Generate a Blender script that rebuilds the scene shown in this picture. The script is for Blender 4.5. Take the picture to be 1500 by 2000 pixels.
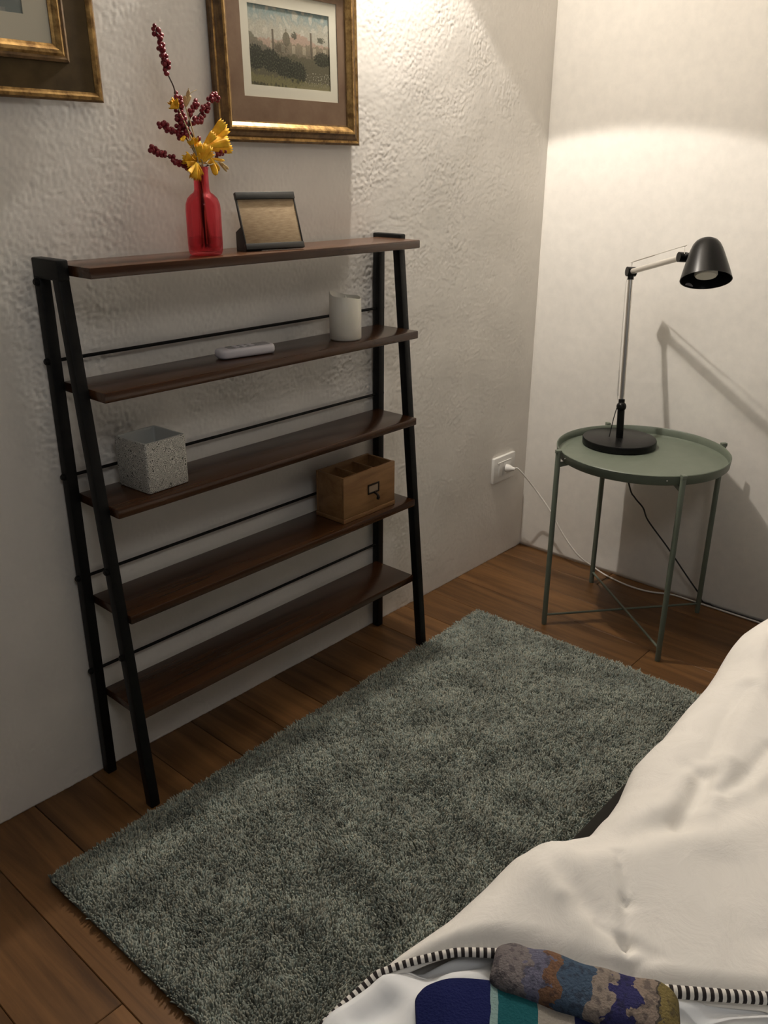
import bpy, bmesh, math, random
import numpy as np
from mathutils import Vector, Matrix

rnd = random.Random(7)
nrg = np.random.default_rng(11)
scene = bpy.context.scene
COL = scene.collection
for o in list(bpy.data.objects):
    bpy.data.objects.remove(o)

# ------------------------------------------------------------------ camera
# world: room corner at the origin, shelf wall is y=0, table wall is x=0, floor z=0
FPX = 1674.0
CX, CY = 750.0, 1000.0
def _dir(v):
    w = np.array([v[0]-CX, v[1]-CY, FPX]); return w/np.linalg.norm(w)
_X = _dir((2354, 338)); _Z = -_dir((725, 5171))
_X = _X-_Z*(_X@_Z); _X /= np.linalg.norm(_X)
_Y = np.cross(_Z, _X)
RC = np.stack([_X, _Y, _Z], 1)          # camera (x right, y down, z forward) = RC @ world
def ray(px):
    return RC.T@np.array([px[0]-CX, px[1]-CY, FPX])
_r = ray((1015, 1062))
CAM = (1.2/_r[2])*_r*1.0
CAM = CAM if CAM[2] > 0 else -CAM
def on_z(px, z):
    r = ray(px); return CAM+r*((z-CAM[2])/r[2])
def on_y(px, y):
    r = ray(px); return CAM+r*((y-CAM[1])/r[1])
def on_x(px, x):
    r = ray(px); return CAM+r*((x-CAM[0])/r[0])

cam_d = bpy.data.cameras.new('camera')
cam_d.sensor_fit = 'HORIZONTAL'; cam_d.sensor_width = 36.0
cam_d.lens = FPX/1500.0*36.0
cam_d.clip_start = 0.02
cam = bpy.data.objects.new('camera', cam_d); COL.objects.link(cam)
right = RC.T@np.array([1, 0, 0]); up = RC.T@np.array([0, -1, 0]); back = -(RC.T@np.array([0, 0, 1]))
M4 = Matrix(((right[0], up[0], back[0], CAM[0]), (right[1], up[1], back[1], CAM[1]),
             (right[2], up[2], back[2], CAM[2]), (0, 0, 0, 1)))
cam.matrix_world = M4
scene.camera = cam

# ------------------------------------------------------------------ light
scene.view_settings.view_transform = 'Standard'
scene.view_settings.look = 'None'
scene.view_settings.gamma = 1.0
scene.view_settings.use_curve_mapping = False
scene.view_settings.exposure = 0.0

world = bpy.data.worlds.new('room_ambient'); scene.world = world
world.use_nodes = True
bgn = world.node_tree.nodes['Background']
bgn.inputs[0].default_value = (0.90, 0.95, 1.0, 1)
bgn.inputs[1].default_value = 0.055

LAMP = Vector((-0.77, -0.056, 1.87))
def light(name, kind, loc, energy, color, **kw):
    d = bpy.data.lights.new(name, kind); d.energy = energy; d.color = color
    for k, v in kw.items():
        setattr(d, k, v)
    o = bpy.data.objects.new(name, d); o.location = loc; COL.objects.link(o)
    return o
# shaded wall lamp above the picture: bare bulb through the open bottom of its shade, and the glow of the shade
bulb_l = light('wall_lamp_bulb', 'SPOT', LAMP, 33, (1.0, 0.925, 0.835), spot_size=math.radians(116), spot_blend=0.06, shadow_soft_size=0.012)
bulb_l.rotation_euler = Vector((-0.07, -0.125, -0.99)).to_track_quat('-Z', 'Y').to_euler()
light('wall_lamp_shade_glow', 'POINT', (-0.77, -0.066, 1.93), 15.0, (1.0, 0.92, 0.82), shadow_soft_size=0.03)
up_l = light('wall_lamp_uplight', 'SPOT', (-0.77, -0.075, 1.96), 42, (1.0, 0.92, 0.82), spot_size=math.radians(110), spot_blend=0.3, shadow_soft_size=0.03)
up_l.rotation_euler = Vector((0, -0.2, 1)).to_track_quat('-Z', 'Y').to_euler()
# the room's other lamp, behind and to the left of the viewer
rl = light('room_lamp', 'AREA', (-2.3, -2.0, 2.38), 9.5, (1.0, 0.975, 0.95), size=0.7)
rl.rotation_euler = (Vector((-1.0, -0.7, 0.4))-Vector(rl.location)).to_track_quat('-Z', 'Y').to_euler()

# ------------------------------------------------------------------ materials
def mat(name, base=(0.5, 0.5, 0.5), rough=0.5, metal=0.0, spec=0.5, coat=0.0):
    m = bpy.data.materials.new(name); m.use_nodes = True
    b = m.node_tree.nodes['Principled BSDF']
    b.inputs['Base Color'].default_value = (*base, 1); b.inputs['Roughness'].default_value = rough
    b.inputs['Metallic'].default_value = metal; b.inputs['Specular IOR Level'].default_value = spec
    b.inputs['Coat Weight'].default_value = coat
    return m
def nodes(m):
    nt = m.node_tree; return nt, nt.nodes, nt.links, nt.nodes['Principled BSDF']
def add_noise(m, c1, c2, scale=(8, 8, 8), detail=4, rough=0.6, coords='Object', ramp=(0.35, 0.65), bump=0.0, bdist=0.002, distortion=0.0, random_obj=0.0):
    nt, N, L, b = nodes(m)
    tc = N.new('ShaderNodeTexCoord'); mp = N.new('ShaderNodeMapping')
    mp.inputs['Scale'].default_value = scale
    src = tc.outputs[coords]
    if random_obj:
        oi = N.new('ShaderNodeObjectInfo'); ml = N.new('ShaderNodeMath'); ml.operation = 'MULTIPLY'; ml.inputs[1].default_value = 37.0
        va = N.new('ShaderNodeVectorMath'); va.operation = 'ADD'
        L.new(oi.outputs['Random'], ml.inputs[0]); L.new(src, va.inputs[0]); L.new(ml.outputs[0], va.inputs[1]); src = va.outputs[0]
    L.new(src, mp.inputs['Vector'])
    n = N.new('ShaderNodeTexNoise'); n.inputs['Scale'].default_value = 1.0; n.inputs['Detail'].default_value = detail
    n.inputs['Roughness'].default_value = rough; n.inputs['Distortion'].default_value = distortion
    L.new(mp.outputs[0], n.inputs['Vector'])
    r = N.new('ShaderNodeValToRGB'); r.color_ramp.elements[0].position = ramp[0]; r.color_ramp.elements[1].position = ramp[1]
    r.color_ramp.elements[0].color = (*c1, 1); r.color_ramp.elements[1].color = (*c2, 1)
    L.new(n.outputs['Fac'], r.inputs[0])
    out = r.outputs[0]
    if random_obj:
        mr = N.new('ShaderNodeMapRange'); mr.inputs['To Min'].default_value = 1-random_obj; mr.inputs['To Max'].default_value = 1+random_obj
        L.new(oi.outputs['Random'], mr.inputs[0])
        vs = N.new('ShaderNodeVectorMath'); vs.operation = 'SCALE'
        L.new(out, vs.inputs[0]); L.new(mr.outputs[0], vs.inputs['Scale']); out = vs.outputs[0]
    L.new(out, b.inputs['Base Color'])
    if bump:
        bp = N.new('ShaderNodeBump'); bp.inputs['Strength'].default_value = bump; bp.inputs['Distance'].default_value = bdist
        L.new(n.outputs['Fac'], bp.inputs['Height']); L.new(bp.outputs[0], b.inputs['Normal'])
    return m

M = {}
M['plaster'] = mat('plaster', (0.80, 0.76, 0.70), 0.85, spec=0.25)
add_noise(M['plaster'], (0.76, 0.725, 0.67), (0.83, 0.79, 0.73), (5, 5, 5), 5)
M['plaster_b'] = add_noise(mat('plaster_smooth', rough=0.85, spec=0.25), (0.775, 0.745, 0.695), (0.82, 0.785, 0.73), (34, 34, 34), 5, bump=0.22, bdist=0.0022)
M['plank'] = add_noise(mat('oak_plank', rough=0.42, spec=0.4), (0.078, 0.035, 0.0105), (0.200, 0.096, 0.033), (26, 1.6, 26), 6, 0.65, bump=0.12, bdist=0.001, distortion=0.6, random_obj=0.2)
M['subfloor'] = mat('subfloor', (0.02, 0.01, 0.006), 0.9)
M['shelf_wood'] = add_noise(mat('dark_walnut', rough=0.24, spec=0.5), (0.036, 0.0135, 0.005), (0.078, 0.032, 0.0125), (2.2, 45, 45), 6, 0.6, bump=0.05, bdist=0.0006, distortion=0.4, random_obj=0.1)
M['black_metal'] = add_noise(mat('black_metal', rough=0.5, spec=0.22), (0.004, 0.004, 0.004), (0.007, 0.007, 0.0065), (60, 60, 60))
M['gold'] = add_noise(mat('old_gold', rough=0.38, metal=0.75), (0.16, 0.085, 0.025), (0.52, 0.32, 0.11), (60, 60, 60), 5, bump=0.2, bdist=0.001)
M['gold_brown'] = add_noise(mat('brown_gilt', rough=0.45, metal=0.35), (0.075, 0.04, 0.014), (0.20, 0.115, 0.04), (50, 50, 50), 5)
M['mat_brown'] = add_noise(mat('brown_mount', rough=0.8, spec=0.2), (0.14, 0.085, 0.052), (0.19, 0.125, 0.078), (14, 14, 14), 4)
M['mat_dark'] = add_noise(mat('dark_brown_mount', rough=0.75, spec=0.2), (0.055, 0.036, 0.014), (0.085, 0.056, 0.022), (20, 20, 20), 4)
M['mat_cream'] = mat('cream_mount', (0.56, 0.53, 0.43), 0.85, spec=0.2)
M['table_green'] = add_noise(mat('green_lacquer', rough=0.42, spec=0.45), (0.128, 0.150, 0.115), (0.142, 0.165, 0.127), (30, 30, 30))
M['lamp_black'] = add_noise(mat('lamp_black', rough=0.3, spec=0.2), (0.005, 0.005, 0.005), (0.008, 0.008, 0.0075), (40, 40, 40))
M['chrome'] = mat('brushed_metal', (0.62, 0.59, 0.54), 0.28, metal=1.0)
M['satin'] = mat('satin_aluminium', (0.72, 0.69, 0.64), 0.42, metal=0.7)
M['white_plastic'] = mat('white_plastic', (0.78, 0.76, 0.72), 0.4)
M['grey_plastic'] = mat('grey_plastic', (0.36, 0.35, 0.37), 0.5)
M['lilac_plastic'] = mat('pale_plastic', (0.76, 0.73, 0.77), 0.38)
M['bulb'] = mat('frosted_bulb', (0.72, 0.70, 0.62), 0.5)
M['wax'] = add_noise(mat('ivory_wax', rough=0.5), (0.80, 0.77, 0.67), (0.84, 0.81, 0.72), (25, 25, 25))
M['wax'].node_tree.nodes['Principled BSDF'].inputs['Subsurface Weight'].default_value = 0.15
M['wax'].node_tree.nodes['Principled BSDF'].inputs['Subsurface Radius'].default_value = (0.01, 0.008, 0.005)
M['box_wood'] = add_noise(mat('honey_pine', rough=0.5), (0.20, 0.098, 0.034), (0.33, 0.175, 0.068), (5, 30, 38), 5, 0.6, bump=0.05, bdist=0.0006, distortion=0.5)
M['bronze'] = mat('dark_bronze', (0.035, 0.025, 0.02), 0.4, metal=0.7)
M['paper_tag'] = mat('paper_tag', (0.30, 0.22, 0.15), 0.7)
M['linen'] = add_noise(mat('tan_linen', rough=0.85, spec=0.2), (0.30, 0.215, 0.13), (0.42, 0.32, 0.20), (60, 60, 420), 4, 0.6, bump=0.2, bdist=0.0006)
M['holder_black'] = mat('dark_metal_holder', (0.024, 0.023, 0.019), 0.5)
M['stem'] = mat('brown_twig', (0.055, 0.03, 0.018), 0.7)
M['stem_pale'] = mat('pale_stem', (0.42, 0.33, 0.16), 0.7)
M['berry'] = add_noise(mat('dark_red_berry', rough=0.35), (0.15, 0.008, 0.014), (0.27, 0.014, 0.024), (200, 200, 200), 2)
M['petal'] = add_noise(mat('yellow_petal', rough=0.6, spec=0.3), (0.80, 0.36, 0.010), (0.92, 0.56, 0.03), (90, 90, 90), 3)
M['petal'].node_tree.nodes['Principled BSDF'].inputs['Subsurface Weight'].default_value = 0.0
M['petal_pale'] = mat('dry_petal', (0.55, 0.38, 0.16), 0.6)
M['duvet'] = add_noise(mat('ivory_cotton', rough=0.9, spec=0.15), (0.83, 0.80, 0.75), (0.86, 0.83, 0.78), (16, 24, 16), 5, bump=0.35, bdist=0.006, distortion=0.8)
M['sheet'] = add_noise(mat('white_cotton', rough=0.9, spec=0.15), (0.79, 0.81, 0.83), (0.82, 0.83, 0.84), (12, 12, 12), 4)
M['trim_dark'] = mat('charcoal_thread', (0.035, 0.03, 0.03), 0.9, spec=0.1)
M['trim_light'] = mat('white_thread', (0.74, 0.71, 0.66), 0.9, spec=0.1)
M['bed_fabric'] = mat('charcoal_upholstery', (0.022, 0.02, 0.017), 0.9, spec=0.15)
M['mattress'] = mat('mattress_ticking', (0.6, 0.58, 0.54), 0.9)
M['cord_white'] = mat('white_cord', (0.74, 0.71, 0.66), 0.5)
M['cord_black'] = mat('black_cord', (0.012, 0.012, 0.012), 0.5)

# red glass: tinted glass with some straight-through transmission
m = bpy.data.materials.new('red_glass'); m.use_nodes = True
nt = m.node_tree; nt.nodes.clear()
o_ = nt.nodes.new('ShaderNodeOutputMaterial'); g_ = nt.nodes.new('ShaderNodeBsdfGlass'); t_ = nt.nodes.new('ShaderNodeBsdfTransparent'); x_ = nt.nodes.new('ShaderNodeMixShader')
g_.inputs['Color'].default_value = (0.97, 0.52, 0.56, 1); g_.inputs['IOR'].default_value = 1.38; g_.inputs['Roughness'].default_value = 0.0
t_.inputs['Color'].default_value = (0.97, 0.56, 0.60, 1); x_.inputs[0].default_value = 0.6
nt.links.new(g_.outputs[0], x_.inputs[1]); nt.links.new(t_.outputs[0], x_.inputs[2]); nt.links.new(x_.outputs[0], o_.inputs[0])
M['red_glass'] = m
m = bpy.data.materials.new('water'); m.use_nodes = True
nt = m.node_tree; nt.nodes.clear()
o_ = nt.nodes.new('ShaderNodeOutputMaterial'); g_ = nt.nodes.new('ShaderNodeBsdfGlass'); t_ = nt.nodes.new('ShaderNodeBsdfTransparent'); x_ = nt.nodes.new('ShaderNodeMixShader')
g_.inputs['Color'].default_value = (0.92, 0.8, 0.8, 1); g_.inputs['IOR'].default_value = 1.2
t_.inputs['Color'].default_value = (0.9, 0.8, 0.8, 1); x_.inputs[0].default_value = 0.6
nt.links.new(g_.outputs[0], x_.inputs[1]); nt.links.new(t_.outputs[0], x_.inputs[2]); nt.links.new(x_.outputs[0], o_.inputs[0])
M['water'] = m

def attr_mat(name, attr, rough=0.8):
    m = mat(name, rough=rough, spec=0.2); nt, N, L, b = nodes(m)
    a = N.new('ShaderNodeAttribute'); a.attribute_name = attr
    L.new(a.outputs['Color'], b.inputs['Base Color'])
    return m
M['print'] = attr_mat('printed_engraving', 'ink', 0.7)
M['rug'] = attr_mat('rug_wool', 'wool', 0.95)
M['rug_back'] = mat('rug_backing', (0.10, 0.115, 0.10), 0.95)

# patterned ceramic: grey speckled lace print over white glaze
m = mat('lace_print_ceramic', (0.7, 0.7, 0.66), 0.45); nt, N, L, b = nodes(m)
tc = N.new('ShaderNodeTexCoord'); vo = N.new('ShaderNodeTexVoronoi'); vo.feature = 'F1'; vo.inputs['Scale'].default_value = 125
mo = N.new('ShaderNodeMath'); mo.operation = 'MULTIPLY'; mo.inputs[1].default_value = 5.2
si = N.new('ShaderNodeMath'); si.operation = 'SINE'
mo2 = N.new('ShaderNodeMath'); mo2.operation = 'MULTIPLY'; mo2.inputs[1].default_value = 2.4
r = N.new('ShaderNodeValToRGB'); r.color_ramp.elements[0].position = 0.38; r.color_ramp.elements[1].position = 0.6
r.color_ramp.elements[0].color = (0.10, 0.097, 0.085, 1); r.color_ramp.elements[1].color = (0.60, 0.585, 0.53, 1)
L.new(tc.outputs['Object'], vo.inputs['Vector']); L.new(vo.outputs['Distance'], mo.inputs[0]); L.new(mo.outputs[0], mo2.inputs[0]); L.new(mo2.outputs[0], si.inputs[0])
ab = N.new('ShaderNodeMath'); ab.operation = 'ABSOLUTE'; L.new(si.outputs[0], ab.inputs[0])
L.new(ab.outputs[0], r.inputs[0]); L.new(r.outputs[0], b.inputs['Base Color'])
M['lace'] = m
M['glaze'] = mat('grey_glaze', (0.50, 0.51, 0.48), 0.4)

def stripe_mat(name, stops, axis, lo, hi, speck=0.0, speck_col=(0.02, 0.02, 0.03), bump=0.4, wander=0.004):
    m = mat(name, rough=0.95, spec=0.1); nt, N, L, b = nodes(m)
    tc = N.new('ShaderNodeTexCoord'); sp = N.new('ShaderNodeSeparateXYZ'); L.new(tc.outputs['Object'], sp.inputs[0])
    nz = N.new('ShaderNodeTexNoise'); nz.inputs['Scale'].default_value = 45; nz.inputs['Detail'].default_value = 4; L.new(tc.outputs['Object'], nz.inputs['Vector'])
    ad = N.new('ShaderNodeMath'); ad.operation = 'MULTIPLY_ADD'; ad.inputs[1].default_value = wander
    L.new(nz.outputs['Fac'], ad.inputs[0]); L.new(sp.outputs[axis], ad.inputs[2])
    mr = N.new('ShaderNodeMapRange'); mr.inputs['From Min'].default_value = lo; mr.inputs['From Max'].default_value = hi; L.new(ad.outputs[0], mr.inputs[0])
    r = N.new('ShaderNodeValToRGB'); r.color_ramp.interpolation = 'CONSTANT'
    e = r.color_ramp.elements
    e[0].position = 0; e[0].color = (*stops[0][1], 1); e[1].position = stops[1][0]; e[1].color = (*stops[1][1], 1)
    for p, c in stops[2:]:
        k = e.new(p); k.color = (*c, 1)
    L.new(mr.outputs[0], r.inputs[0]); out = r.outputs[0]
    if speck:
        n2 = N.new('ShaderNodeTexNoise'); n2.inputs['Scale'].default_value = 150; n2.inputs['Detail'].default_value = 3; L.new(tc.outputs['Object'], n2.inputs['Vector'])
        r2 = N.new('ShaderNodeValToRGB'); r2.color_ramp.elements[0].position = 0.5; r2.color_ramp.elements[1].position = 0.62
        L.new(n2.outputs['Fac'], r2.inputs[0])
        mm = N.new('ShaderNodeMath'); mm.operation = 'MULTIPLY'; mm.inputs[1].default_value = speck; L.new(r2.outputs[0], mm.inputs[0])
        mx = N.new('ShaderNodeMixRGB'); mx.inputs[2].default_value = (*speck_col, 1)
        L.new(mm.outputs[0], mx.inputs[0]); L.new(out, mx.inputs[1]); out = mx.outputs[0]
    L.new(out, b.inputs['Base Color'])
    n3 = N.new('ShaderNodeTexNoise'); n3.inputs['Scale'].default_value = 420; L.new(tc.outputs['Object'], n3.inputs['Vector'])
    bp = N.new('ShaderNodeBump'); bp.inputs['Strength'].default_value = bump; bp.inputs['Distance'].default_value = 0.002
    L.new(n3.outputs['Fac'], bp.inputs['Height']); L.new(bp.outputs[0], b.inputs['Normal'])
    return m

# ------------------------------------------------------------------ mesh helpers
def link(name, me, material=None, parent=None, smooth=False):
    o = bpy.data.objects.new(name, me); COL.objects.link(o)
    if material is not None and len(me.materials) == 0:
        me.materials.append(material)
    if smooth and len(me.polygons):
        me.polygons.foreach_set('use_smooth', [True]*len(me.polygons))
    if parent is not None:
        o.parent = parent
    return o
def thing(name, label, cat, loc=(0, 0, 0), group=None, rotz=0.0):
    o = bpy.data.objects.new(name, None); COL.objects.link(o)
    o.empty_display_size = 0.05
    o.location = loc; o.rotation_euler = (0, 0, rotz)
    return tag(o, label, cat, group)
def tag(o, label, cat, group=None):
    o['label'] = label; o['category'] = cat
    if group: o['group'] = group
    return o
def local(parent):
    return Matrix.Translation(parent.location)@parent.rotation_euler.to_matrix().to_4x4()
def pmesh(name, verts, faces):
    me = bpy.data.meshes.new(name); me.from_pydata([tuple(v) for v in verts], [], [tuple(f) for f in faces]); me.update(); return me
def bm_mesh(bm, name):
    me = bpy.data.meshes.new(name); bmesh.ops.recalc_face_normals(bm, faces=bm.faces); bm.to_mesh(me); bm.free(); return me
def sub(child, part):
    """make child a sub-part of part (both under one thing)"""
    child.parent = part; child.matrix_parent_inverse = part.matrix_basis.inverted(); return child
def to_local(me, parent):
    if parent is not None:
        me.transform(local(parent).inverted())
    return me
def box(name, lo, hi, material, parent=None, bevel=0.0, seg=2):
    """axis-aligned box; lo, hi in world (or the parent's own) coordinates; origin at its centre base"""
    lo = Vector(lo); hi = Vector(hi); c = (lo+hi)/2
    bm = bmesh.new(); bmesh.ops.create_cube(bm, size=1)
    d = hi-lo
    bmesh.ops.scale(bm, vec=d, verts=bm.verts)
    if bevel:
        bmesh.ops.bevel(bm, geom=bm.edges[:], offset=bevel, segments=seg, profile=0.5, affect='EDGES')
    o = link(name, bm_mesh(bm, name), material, parent, smooth=False)
    o.location = c
    if bevel:
        shade_auto(o)
    return o
def shade_auto(o, ang=35):
    me = o.data
    me.polygons.foreach_set('use_smooth', [True]*len(me.polygons))
    try:
        me.set_sharp_from_angle(angle=math.radians(ang))
    except Exception:
        pass
def catmull(pts, n=8):
    P = [np.array(p, float) for p in pts]
    P = [2*P[0]-P[1]]+P+[2*P[-1]-P[-2]]
    out = []
    for i in range(1, len(P)-2):
        for k in range(n):
            t = k/n
            out.append(0.5*((2*P[i])+(-P[i-1]+P[i+1])*t+(2*P[i-1]-5*P[i]+4*P[i+1]-P[i+2])*t*t+(-P[i-1]+3*P[i]-3*P[i+1]+P[i+2])*t**3))
    out.append(P[-2]); return out
def tube_data(path, radius, sides=8, cap=True):
    path = [Vector(p) for p in path]; n = len(path)
    rad = radius if hasattr(radius, '__len__') else [radius]*n
    V, F = [], []
    t0 = (path[1]-path[0]).normalized(); ref = Vector((0, 0, 1)) if abs(t0.z) < 0.9 else Vector((1, 0, 0))
    nrm = t0.cross(ref).normalized()
    for i, p in enumerate(path):
        t = (path[min(i+1, n-1)]-path[max(i-1, 0)]).normalized()
        nrm = (nrm-t*nrm.dot(t)).normalized(); bn = t.cross(nrm)
        for k in range(sides):
            a = 2*math.pi*k/sides
            V.append(p+(nrm*math.cos(a)+bn*math.sin(a))*rad[i])
    for i in range(n-1):
        for k in range(sides):
            k2 = (k+1) % sides
            F.append((i*sides+k, i*sides+k2, (i+1)*sides+k2, (i+1)*sides+k))
    if cap:
        F.append(tuple(range(sides-1, -1, -1))); F.append(tuple((n-1)*sides+k for k in range(sides)))
    return V, F
def tube(name, path, radius, material, parent=None, sides=8):
    V, F = tube_data(path, radius, sides)
    me = pmesh(name, V, F)
    if parent is not None and parent.parent is None:
        to_local(me, parent)
    o = link(name, me, material, parent); shade_auto(o, 50)
    return o
def lathe_data(profile, seg=40, close=False):
    V, F = [], []
    n = len(profile)
    for r, z in profile:
        for k in range(seg):
            a = 2*math.pi*k/seg
            V.append((r*math.cos(a), r*math.sin(a), z))
    for i in range(n-1):
        for k in range(seg):
            k2 = (k+1) % seg
            F.append((i*seg+k, i*seg+k2, (i+1)*seg+k2, (i+1)*seg+k))
    return V, F
def lathe(name, profile, material, parent=None, seg=40, loc=(0, 0, 0), caps=(True, True), ang=40):
    V, F = lathe_data(profile, seg)
    n = len(profile)
    if caps[0]: F.append(tuple(range(seg-1, -1, -1)))
    if caps[1]: F.append(tuple((n-1)*seg+k for k in range(seg)))
    o = link(name, pmesh(name, V, F), material, parent); o.location = loc
    shade_auto(o, ang)
    return o
def grid_mesh(name, P):
    """P: array (n, m, 3) -> mesh"""
    n, m_, _ = P.shape
    me = bpy.data.meshes.new(name)
    idx = np.arange(n*m_).reshape(n, m_)
    q = np.stack([idx[:-1, :-1], idx[1:, :-1], idx[1:, 1:], idx[:-1, 1:]], -1).reshape(-1, 4)
    fast_mesh(me, P.reshape(-1, 3), q)
    return me
def fast_mesh(me, V, Q, T=None):
    nq = len(Q); nt_ = 0 if T is None else len(T)
    me.vertices.add(len(V)); me.vertices.foreach_set('co', np.asarray(V, np.float32).ravel())
    loops = np.asarray(Q, np.int32).ravel()
    starts = np.arange(nq, dtype=np.int32)*4
    if nt_:
        starts = np.concatenate([starts, nq*4+np.arange(nt_, dtype=np.int32)*3]); loops = np.concatenate([loops, np.asarray(T, np.int32).ravel()])
    me.loops.add(len(loops)); me.loops.foreach_set('vertex_index', loops)
    me.polygons.add(nq+nt_); me.polygons.foreach_set('loop_start', starts)
    me.update(calc_edges=True); me.validate()
def grain(n, m_, cell, cut, high, seed):
    g = np.random.default_rng(seed).standard_normal((n, m_))
    f = np.hypot(np.fft.fftfreq(n, cell)[:, None], np.fft.fftfreq(m_, cell)[None, :])
    h = np.fft.ifft2(np.fft.fft2(g)*np.exp(-(f*cut)**2)*(1-np.exp(-(f*high)**2))).real
    return h/h.std()
def field(n, m_, cell, lo, hi, seed):
    """band-passed random field, unit sigma; wavelengths lo..hi metres"""
    g = np.random.default_rng(seed).standard_normal((n, m_))
    fx = np.fft.fftfreq(n, cell)[:, None]; fy = np.fft.fftfreq(m_, cell)[None, :]
    f = np.hypot(fx, fy)+1e-9; w = 1/f
    k = np.exp(-(np.log(w/math.sqrt(lo*hi))/(0.5*math.log(hi/lo)+1e-6))**2)
    h = np.fft.ifft2(np.fft.fft2(g)*k).real
    return h/h.std()

# ------------------------------------------------------------------ the setting
def struct(o):
    o['kind'] = 'structure'; return o
# shelf wall (y=0), hand-trowelled plaster with real relief
cell = 0.0030
fx = np.arange(-2.05, 0.0001, cell); fz = np.arange(0, 1.68, cell)
xs = np.concatenate([np.linspace(-4.2, -2.06, 24), fx]); xs[-1] = 0.03
zs = np.concatenate([fz, np.linspace(1.70, 2.7, 14)])
nx, nz_ = len(fx), len(fz)
rough = grain(nx, nz_, cell, 0.0062, 0.04, 1)
patch = np.clip(0.9+0.22*field(nx, nz_, cell, 0.12, 0.4, 2), 0.45, 1.5)
trowel = field(nx, nz_, cell, 0.03, 0.08, 3)
wave = field(nx, nz_, cell, 0.2, 0.7, 4)
h = 0.00016*rough*patch+0.00004*trowel+0.0004*wave
taper = np.clip((0.0-fx)/0.04, 0, 1)[:, None]
H = np.zeros((len(xs), len(zs))); H[len(xs)-nx:, :nz_] = h*taper
H = np.clip(H, -0.004, 0.0022)
P = np.zeros((len(xs), len(zs), 3)); P[..., 0] = xs[:, None]; P[..., 1] = 0.0006-H; P[..., 2] = zs[None, :]
me = grid_mesh('wall_left', P)
wall_left = struct(link('wall_left', me, M['plaster'], smooth=True))
sm = wall_left.modifiers.new('thickness', 'SOLIDIFY'); sm.thickness = 0.12; sm.offset = -1.0
# table wall (x=0)
cell2 = 0.012
fy = np.arange(-1.35, 0.0001, cell2); ys = np.concatenate([np.linspace(-3.6, -1.37, 20), fy]); ys[-1] = 0.03
fz2 = np.arange(0, 1.7, cell2); zs2 = np.concatenate([fz2, np.linspace(1.72, 2.7, 12)])
hb = 0.0006*field(len(fy), len(fz2), cell2, 0.2, 0.6, 8)+0.00022*field(len(fy), len(fz2), cell2, 0.03, 0.09, 9)
H2 = np.zeros((len(ys), len(zs2))); H2[len(ys)-len(fy):, :len(fz2)] = hb*np.clip(-fy/0.05, 0, 1)[:, None]
H2 = np.clip(H2, -0.004, 0.0028)
P = np.zeros((len(ys), len(zs2), 3)); P[..., 0] = 0.0006-H2; P[..., 1] = ys[:, None]; P[..., 2] = zs2[None, :]
me = grid_mesh('wall_right', P[:, ::-1])
wall_right = struct(link('wall_right', me, M['plaster_b'], smooth=True))
sm = wall_right.modifiers.new('thickness', 'SOLIDIFY'); sm.thickness = 0.12; sm.offset = -1.0

ceiling = struct(box('ceiling', (-4.2, -3.6, 2.42), (0.06, 0.06, 2.50), M['plaster']))
# floor: base slab + oak planks laid along y
floor = struct(box('floor', (-4.2, -3.6, -0.06), (0.06, 0.06, -0.012), M['subfloor']))
PW = 0.128
edges = [0.05]+[-0.099-PW*k for k in range(0, 32)]
k = 0
butts = {1: [-1.3], 2: [-0.95], 3: [-0.65, -2.0], 4: [-1.2], 15: [-0.517, -1.8], 14: [-1.4]}
for i in range(len(edges)-1):
    x1, x0 = edges[i], edges[i+1]
    cuts = butts.get(i, [-(0.35+((i*0.618) % 1.0)*1.1)])
    cuts = list(cuts)
    while cuts[-1] > -2.3: cuts.append(cuts[-1]-1.2)
    ends = [0.05]+cuts+[-3.6]
    for a, b_ in zip(ends[:-1], ends[1:]):
        g = 0.0006
        dz = rnd.uniform(-0.0005, 0.0)
        o = box('floor_plank', (x0+g, b_+g, -0.0125), (x1-g, a-g, dz), M['plank'], floor, bevel=0.0012, seg=1)
        o.location = o.location-floor.location

# ------------------------------------------------------------------ rug
RUG = Vector((-0.5075, -0.192, 0.0)); RUGA = math.atan2(0.0175, 1.336)
rug = thing('rug', 'grey green shaggy low pile rug lying on the wooden floor', 'rug', RUG, rotz=RUGA)
RL, RW = 1.336, 1.90
box('backing', (-RL, -RW, 0.0005), (0, 0, 0.008), M['rug_back'], rug, bevel=0.002, seg=1)
sp = 0.0031
gx = np.arange(-RL+0.002, -0.001, sp); gy = np.arange(-1.0, -0.001, sp)
nxr, nyr = len(gx), len(gy)
X, Y = np.meshgrid(gx, gy, indexing='ij')
X = X+nrg.uniform(-.5, .5, X.shape)*sp; Y = Y+nrg.uniform(-.5, .5, Y.shape)*sp
lx_ = field(nxr, nyr, sp, 0.02, 0.06, 21)*0.5+field(nxr, nyr, sp, 0.1, 0.3, 22)*0.45
ly_ = field(nxr, nyr, sp, 0.02, 0.06, 23)*0.5+field(nxr, nyr, sp, 0.1, 0.3, 24)*0.45
hg = 0.0145+0.0016*field(nxr, nyr, sp, 0.015, 0.04, 25)+nrg.normal(0, 0.0014, X.shape)
edge = np.minimum.reduce([X+RL, -X, -Y])
ed = np.clip(1-edge/0.012, 0, 1)
hg = hg*(1-0.25*ed)
ex = np.where(X+RL < 0.012, -1.0, np.where(-X < 0.012, 1.0, 0.0)); ey = np.where(-Y < 0.012, 1.0, 0.0)
lx_ = lx_*0.0035+nrg.normal(0, 0.0024, X.shape)+ex*ed*0.004
ly_ = ly_*0.0035+nrg.normal(0, 0.0024, X.shape)+ey*ed*0.004
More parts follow.
